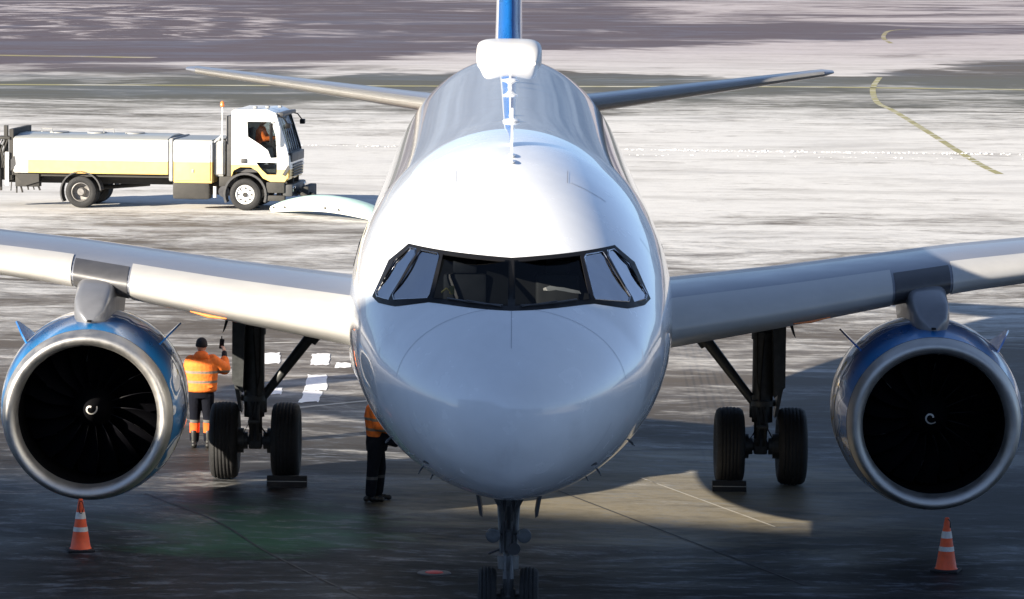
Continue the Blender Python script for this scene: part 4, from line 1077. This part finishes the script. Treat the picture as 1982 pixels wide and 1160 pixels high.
bm = bmesh.new(); box(bm, (1.05, 0, 1.5), (.35, 2.0, .3), bev=.04); tube(bm, [(.86, -.5, 1.72), (.6, -.5, 1.84)], .02, 8)
lathe(bm, [(-.01, .20), (.01, .22), (.03, .20)], 24, 'Z', (0, 0, 0)); bm_obj('dashboard', bm, 'plastic', cab)
bm = bmesh.new(); box(bm, (-.50, 0, 1.75), (.16, 2.0, 1.8), bev=.03); bm_obj('air_stack', bm, 'plastic', cab)
for k in range(3):
    bm = bmesh.new(); box(bm, (.2+k*.3, -.7+.3*k, 2.88), (.1, .2, .06), bev=.02); bm_obj('roof_lamp', bm, 'truckg', cab)
# wheel arches, steps
def arch(xc, y0, y1, R, mt, name, a0=0, a1=PI, th=.05, zc=.45):
    bm = bmesh.new(); n = 20
    out = [(xc+R*math.cos(a0+(a1-a0)*i/n), zc+R*math.sin(a0+(a1-a0)*i/n)) for i in range(n+1)]
    inn = [(xc+(R-th)*math.cos(a0+(a1-a0)*i/n), zc+(R-th)*math.sin(a0+(a1-a0)*i/n)) for i in range(n+1)]
    prism(bm, out+inn[::-1], y0, y1, 'Y'); return bm_obj(name, bm, mt, truck)
for s in (-1, 1):
    y0, y1 = (-1.2, -.80) if s < 0 else (.80, 1.2)
    arch(0, y0, y1, .62, 'plastic', 'wheel_arch', -.35, PI+.4, .06); arch(-4.72, y0, y1, .60, 'plastic', 'wheel_arch', .1, PI+.5, .04)
    bm = bmesh.new(); box(bm, (.86, s*1.05, .66), (.52, .24, .30), bev=.03); box(bm, (.88, s*1.08, .36), (.5, .18, .16), bev=.03); bm_obj('cab_step', bm, 'chassis', truck)
# chassis
bm = bmesh.new()
for s in (-1, 1): box(bm, (-2.9, s*.42, .78), (8.3, .09, .26))
box(bm, (-4.72, 0, .45), (.22, 1.6, .22), bev=.04); box(bm, (0, 0, .42), (.16, 1.7, .14)); box(bm, (.1, 0, .8), (1.0, .9, .5), bev=.05)
tube(bm, [(-3.0, .15, .62), (-4.6, .1, .48)], .06, 8)
bm_obj('chassis', bm, 'chassis', truck)
bm = bmesh.new(); box(bm, (-4.35, 0, .93), (4.6, 2.1, .10)); box(bm, (-4.4, 0, .84), (4.4, 1.5, .14)); bm_obj('subframe', bm, 'chassis', truck)
for s in (-1, 1):
    bm = bmesh.new(); box(bm, (-1.55, s*.92, .55), (1.05, .5, .50), bev=.06); bm_obj('fuel_tank', bm, 'chassis', truck)
    bm = bmesh.new(); tube(bm, [(-.62, s*.7, .52), (-.62, s*1.08, .52)], .16, 20); bm_obj('air_tank', bm, 'dgrey', truck)
    bm = bmesh.new(); tube(bm, [(-.88, s*1.05, .35), (-.88, s*1.05, .66)], .05, 10); bm_obj('filter_canister', bm, 'truckw', truck)
    bm = bmesh.new(); box(bm, (-.5, s*.9, .8), (.55, .3, .3), bev=.05); tube(bm, [(-.35, s*1.06, .85), (-.3, s*1.1, .98)], .05, 8); bm_obj('battery_box', bm, 'chassis', truck)
# tank body
def tankpaint(t, co):
    x, y, z = t.xyz(co)
    f = t.m('MULTIPLY', t.ss(z, 1.36, 1.345), t.ss(x, -6.25, -6.24))
    g = t.ss(z, 1.935, 1.945)
    c = t.mix(f, (.80, .80, .78), (.82, .56, .20)); c = t.mix(g, c, (.30, .31, .30))
    d = t.ss(t.noise(co, (1.5, 1.5, 3), 5, .65), .5, .8)
    return t.mix(t.m('MULTIPLY', d, .18), c, (.4, .37, .32))
M_['tankp'] = mat('tank_paint', 0, .4, 0, .3, .04, build=tankpaint)
prof = [(-1.2, .98), (-1.2, 1.95), (-1.15, 1.99), (-.4, 2.06), (.4, 2.06), (1.15, 1.99), (1.2, 1.95), (1.2, .98)]
def body(xa, xb, mt, name, pr=prof, bev=.02):
    bm = bmesh.new(); loft(bm, [[(x, a, b) for a, b in pr] for x in (xa, xb)])
    bmesh.ops.bevel(bm, geom=bm.edges[:], offset=bev, segments=2, affect='EDGES'); return bm_obj(name, bm, mt, truck)
tk = body(-6.66, -2.19, 'tankp', 'tank')
for X in (-5.6, -4.5, -3.4):
    bm = bmesh.new(); lathe(bm, [(2.04, .28), (2.09, .28), (2.10, .24), (2.10, .0)], 24, 'Z', (X, 0, 0)); bm_obj('hatch', bm, 'truckg', tk)
for X in (-6.0, -4.2):
    bm = bmesh.new(); tube(bm, [(X, -.5, 2.1), (X, -.5, 2.2), (X+.3, -.5, 2.2), (X+.3, -.5, 2.1)], .015, 6); bm_obj('grab_rail', bm, 'truckg', tk)
body(-2.17, -2.05, 'truckg', 'divider_post', [(-1.22, .80), (-1.22, 2.0), (1.22, 2.0), (1.22, .80)])
cb = body(-2.04, -.93, 'tankp', 'equipment_cabinet', [(-1.21, .76), (-1.21, 1.93), (-1.16, 1.97), (1.16, 1.97), (1.21, 1.93), (1.21, .76)])
bm = bmesh.new(); box(bm, (-1.48, -1.225, 1.35), (.98, .02, 1.05), bev=.008); bm_obj('cabinet_door', bm, 'tankp', cb)
bm = bmesh.new(); box(bm, (-1.48, -1.245, 1.10), (.06, .02, .1), bev=.005); bm_obj('latch', bm, 'truckg', cb)
body(-.91, -.60, 'truckg', 'pump_housing', [(-1.1, .95), (-1.1, 2.0), (1.1, 2.0), (1.1, .95)], .05)
bm = bmesh.new(); tube(bm, [(-.66, -1.12, 1.9), (-.66, -1.12, 2.92)], .016, 8); tube(bm, [(-.9, -1.12, 1.9), (-.66, -1.12, 2.12)], .02, 8); bc = bm_obj('beacon_pole', bm, 'truckw', truck)
bm = bmesh.new(); lathe(bm, [(2.9, .04), (2.93, .065), (3.02, .06), (3.06, .03), (3.07, .0)], 20, 'Z', (-.66, -1.12, 0), cap=True); bm_obj('beacon_lamp', bm, 'orange_gloss', bc)
# tail machinery
bm = bmesh.new()
box(bm, (-6.75, 0, 1.55), (.12, 2.2, 1.3)); box(bm, (-6.95, 0, 1.0), (.5, 2.0, .5), bev=.03); box(bm, (-6.3, -.9, .72), (.7, .3, .3), bev=.02); box(bm, (-6.92, -1.0, 1.55), (.1, .14, 1.5)); box(bm, (-7.1, -1.0, 1.1), (.1, .1, 1.3))
for k in range(5): tube(bm, [(-6.85-.07*k, -1.1, 1.9), (-7.0-.05*k, -1.12, 1.5+.1*k), (-6.9-.06*k, -1.1, 1.1)], .025, 6)
for k in range(6): tube(bm, [(-6.8+.15*k+random.uniform(-.04,.04), -.95, .7), (-6.8+.17*k, -.95, random.uniform(.34,.55))], random.uniform(.015,.035), 6)
prism(bm, [(-6.7, .95), (-5.95, .95), (-5.95, .72), (-6.35, .60)], -1.1, -.6, 'Y')
box(bm, (-6.98, -.9, 1.95), (.4, .5, .08), bev=.02); box(bm, (-7.4, -1.0, .6), (.3, .3, .4), bev=.03)
bm_obj('tail_machinery', bm, 'chassis', truck)
for X in (-6.86, -7.14):
    bm = bmesh.new(); box(bm, (X, -1.16, 1.08), (.11, .03, .95), bev=.01); bm_obj('light_board', bm, 'truckw', truck)
bm = bmesh.new(); prism(bm, [(-6.74, 1.34), (-6.62, 1.46), (-6.60, 1.20), (-6.74, 1.02)], -1.215, -1.205, 'Y'); bm_obj('warning_stripe', bm, 'plastic', truck)
# wheels
TT = bmesh.new(); lathe(TT, [(-.12, .26), (-.15, .30), (-.155, .38), (-.13, .435), (-.08, .45), (.08, .45), (.13, .435), (.155, .38), (.15, .30), (.12, .26)], 40, 'Y'); TTM = fin_mesh(TT, 'tyre', 'rubber', 40)
FR = bmesh.new(); lathe(FR, [(.1, .26), (-.14, .27), (-.15, .25), (-.10, .23), (-.13, .14), (-.16, .10), (-.17, .0)], 32, 'Y')
FRM = fin_mesh(FR, 'rim', 'truckw')
FH = bmesh.new()
NU = bmesh.new(); tube(NU, [(0, -.150, 0), (0, -.112, 0)], .026, 8); NUM = fin_mesh(NU, 'wheel_nut', 'chassis')
lathe(FH, [(-.20, .0), (-.20, .06), (-.15, .075)], 20, 'Y'); FHM = fin_mesh(FH, 'hub', 'chassis')
RRm = bmesh.new(); lathe(RRm, [(.1, .26), (-.14, .27), (-.15, .25), (.02, .22), (.04, .13), (-.10, .11), (-.13, .09), (-.13, .0)], 32, 'Y'); RRM = fin_mesh(RRm, 'rim', 'hub')
for s in (-1, 1):
    for X, ys_, front in ((0, (1.02,), True), (-4.72, (1.03, .70), False)):
        for yy in ys_:
            wh = bpy.data.objects.new('wheel', None); COL.objects.link(wh); wh.parent = truck; wh.location = (X, s*yy, .45); wh.rotation_euler = (0, 0, 0 if s < 0 else PI)
            child('tyre', TTM, wh); child('rim', FRM if front else RRM, wh)
            if front:
                child('hub', FHM, wh)
                for k in range(8): a = 2*PI*k/8; child('wheel_nut', NUM, wh, (.185*math.cos(a), 0, .185*math.sin(a)))
# plough blade: arched moulded mouldboard set ahead of the truck
Rz = Matrix.Rotation(-TR, 3, 'Z')
def w2t(p): return Rz @ (Vector(p)-Vector((-7.13, 72.3, 0)))
bA, bB = Vector((-6.52, 70.75, 0)), Vector((-3.25, 66.95, 0)); bd = (bB-bA); bl_ = bd.length; bd.normalize(); bn = Vector((-bd.y, bd.x, 0))
if bn.y < 0: bn = -bn
pg = empty('plough', (0, 0, 0), 0, truck)
N = 40
def bladepath(u):
    top = .09+.50*math.sin(PI*min(1, u*1.05+.02))**.55 if u < .97 else .12
    bot = .02+.13*math.sin(PI*u)**1.4
    return top, bot
bmw = bmesh.new(); bmg = bmesh.new(); rw = []; rg = []
for i in range(N+1):
    u = i/N; c = bA.lerp(bB, u); top, bot = bladepath(u); mid = bot+(top-bot)*.72
    rw.append([w2t(c+Vector((0, 0, bot))), w2t(c-bn*.05+Vector((0, 0, bot+(mid-bot)*.5))), w2t(c-bn*.02+Vector((0, 0, mid)))])
    rg.append([w2t(c-bn*.02+Vector((0, 0, mid+.004))), w2t(c+bn*.10+Vector((0, 0, mid+(top-mid)*.7))), w2t(c+bn*.34+Vector((0, 0, top))), w2t(c+bn*.62+Vector((0, 0, top-.05)))])
for b_, r_, nm, mt in ((bmw, rw, 'mouldboard', 'cream'), (bmg, rg, 'upper_shell', 'mint')):
    loft(b_, r_, closed=False, cap=False); bmesh.ops.recalc_face_normals(b_, faces=b_.faces); bmesh.ops.solidify(b_, geom=b_.faces[:], thickness=.03); bm_obj(nm, b_, mt, pg)
bm = bmesh.new()
for u in (.04, .14, .5, .62): 
    c = bA.lerp(bB, u); t_, b_ = bladepath(u); p = w2t(c-bn*.06+Vector((0, 0, b_+.12))); ell(bm, p, (.035, .035, .035), None, 10, 6)
bm_obj('bolt', bm, 'plastic', pg)
bm = bmesh.new(); c = w2t(bA.lerp(bB, .45)+bn*.3+Vector((0, 0, .3)))
for q in (-.5, .5): tube(bm, [(1.4, q, .5), c+Vector((-.1, q*.6, 0))], .06, 8)
box(bm, (1.62, 0, .5), (.2, 1.4, .35), bev=.03); bm_obj('lift_arm', bm, 'chassis', pg)
# driver
ca, sa = math.cos(TR), math.sin(TR)
dl = Vector((.34, -.55, 0)); dw = Vector((-7.13+dl.x*ca-dl.y*sa, 72.3+dl.x*sa+dl.y*ca, 1.80))
drv = tag(empty('person', dw, TR), 'driver in orange jacket sitting inside the truck cab', 'person')
bm = bmesh.new(); head(bm, (.06, 0, .72), (1, 0, 0)); limb(bm, [(0, 0, .5), (.04, 0, .64)], [.065, .055])
torso(bm, [(-.02, 0, 0, .12, .16), (.2, -.02, 0, .11, .16), (.42, 0, 0, .12, .17), (.52, 0, 0, .08, .09)])
for q in (-1, 1):
    limb(bm, [(0, q*.18, .44), (.16, q*.22, .2), (.42, q*.16, .22)], [.055, .045, .03]); hand(bm, (.42, q*.16, .22), (1, 0, .3), (0, -q, -.2), q, .9)
    limb(bm, [(.02, q*.1, .03), (.42, q*.12, .06), (.46, q*.12, -.34)], [.09, .06, .04])
remesh(bm_obj('body', bm, 'skin', drv), .011, 2)
bm = bmesh.new(); torso(bm, [(-.03, 0, 0, .15, .19), (.2, -.02, 0, .15, .20), (.42, 0, 0, .15, .20), (.54, .02, 0, .09, .10)])
for q in (-1, 1): limb(bm, [(0, q*.17, .43), (.15, q*.22, .2), (.36, q*.17, .21)], [.09, .075, .06])
remesh(bm_obj('jacket', bm, 'hood', drv), .016, 3)
bm = bmesh.new()
for q in (-1, 1): limb(bm, [(.02, q*.1, .02), (.42, q*.12, .06), (.46, q*.12, -.3)], [.11, .085, .07])
remesh(bm_obj('trousers', bm, 'knit', drv), .016, 3)
bm = bmesh.new(); ell(bm, (.05, 0, .77), (.10, .09, .08)); bm_obj('cap', bm, 'knit', drv)

# ================================================================ HILLS (unseen, added to darken the sky mirrored in the crown)
rr_ = random.Random(5)
hv = []; nx = 121
for j in range(9):
    for i in range(nx):
        x = -900+i*15; u = j/8
        ridge_h = 66+9*math.sin(x*.006+1)+5*math.sin(x*.021)+3*math.sin(x*.05+2)+rr_.uniform(-1.2, 1.2)
        hv.append((x+rr_.uniform(-4, 4), 560+u*300, -1+ridge_h*math.sin(u*PI/2)**1.2))
hf = [(j*nx+i, j*nx+i+1, (j+1)*nx+i+1, (j+1)*nx+i) for j in range(8) for i in range(nx-1)]
def hillc(t, co):
    n = t.noise(co, (.02, .02, .05), 6, .7); return t.mix(t.ss(n, .42, .6), (.045, .075, .135), (.10, .14, .21))  # distance haze is painted in as blue
M_['hill'] = mat('haze_blue_hill', 0, .9, build=hillc, var=.1, nscale=.05)
me = bpy.data.meshes.new('reflection_hills'); me.from_pydata(hv, [], hf); struct(link('reflection_hills', me, 'hill'))

# ================================================================ TERMINAL (behind the camera and left of it; casts the foreground shade)
def facade(name, label, x0, x1, y0, y1, H, slope=None):
    t = tag(empty(name, ((x0+x1)/2, (y0+y1)/2, 0)), label, 'building'); ox, oy = (x0+x1)/2, (y0+y1)/2
    bm = bmesh.new(); box(bm, (0, 0, H/2), (x1-x0, y1-y0, H)); bm_obj('wall', bm, 'conc', t)
    bm = bmesh.new(); ha, hb = slope or (H+.4, H+.4)      # mono-pitch roof volume
    prism(bm, [((x0-x1)/2-.3, H+.01), ((x1-x0)/2+.3, H+.01), ((x1-x0)/2+.3, hb), ((x0-x1)/2-.3, ha)], (y0-y1)/2-.3, (y1-y0)/2, 'Y'); bm_obj('roof', bm, 'truckg', t)
    pane = bmesh.new(); box(pane, (0, 0, 0), (3.4, .08, 2.6), bev=.02); pm = fin_mesh(pane, 'window', 'wglass')
    n = int((x1-x0)/4)
    for fl in range(int(H/4)):
        for i in range(n):
            child('window', pm, t, (-(x1-x0)/2+2+i*4, (y1-y0)/2+.05, 2.2+fl*4))
    return t
BY, BH = -18.0, 15.6
facade('terminal_pier', 'long grey terminal pier with rows of windows, left of and behind the viewpoint', -92, -13, -52, BY, 12.0, (22.6, 12.9))
facade('terminal_hall', 'grey terminal hall with rows of windows behind the viewpoint', -12, 70, -74, -52, 12.2)
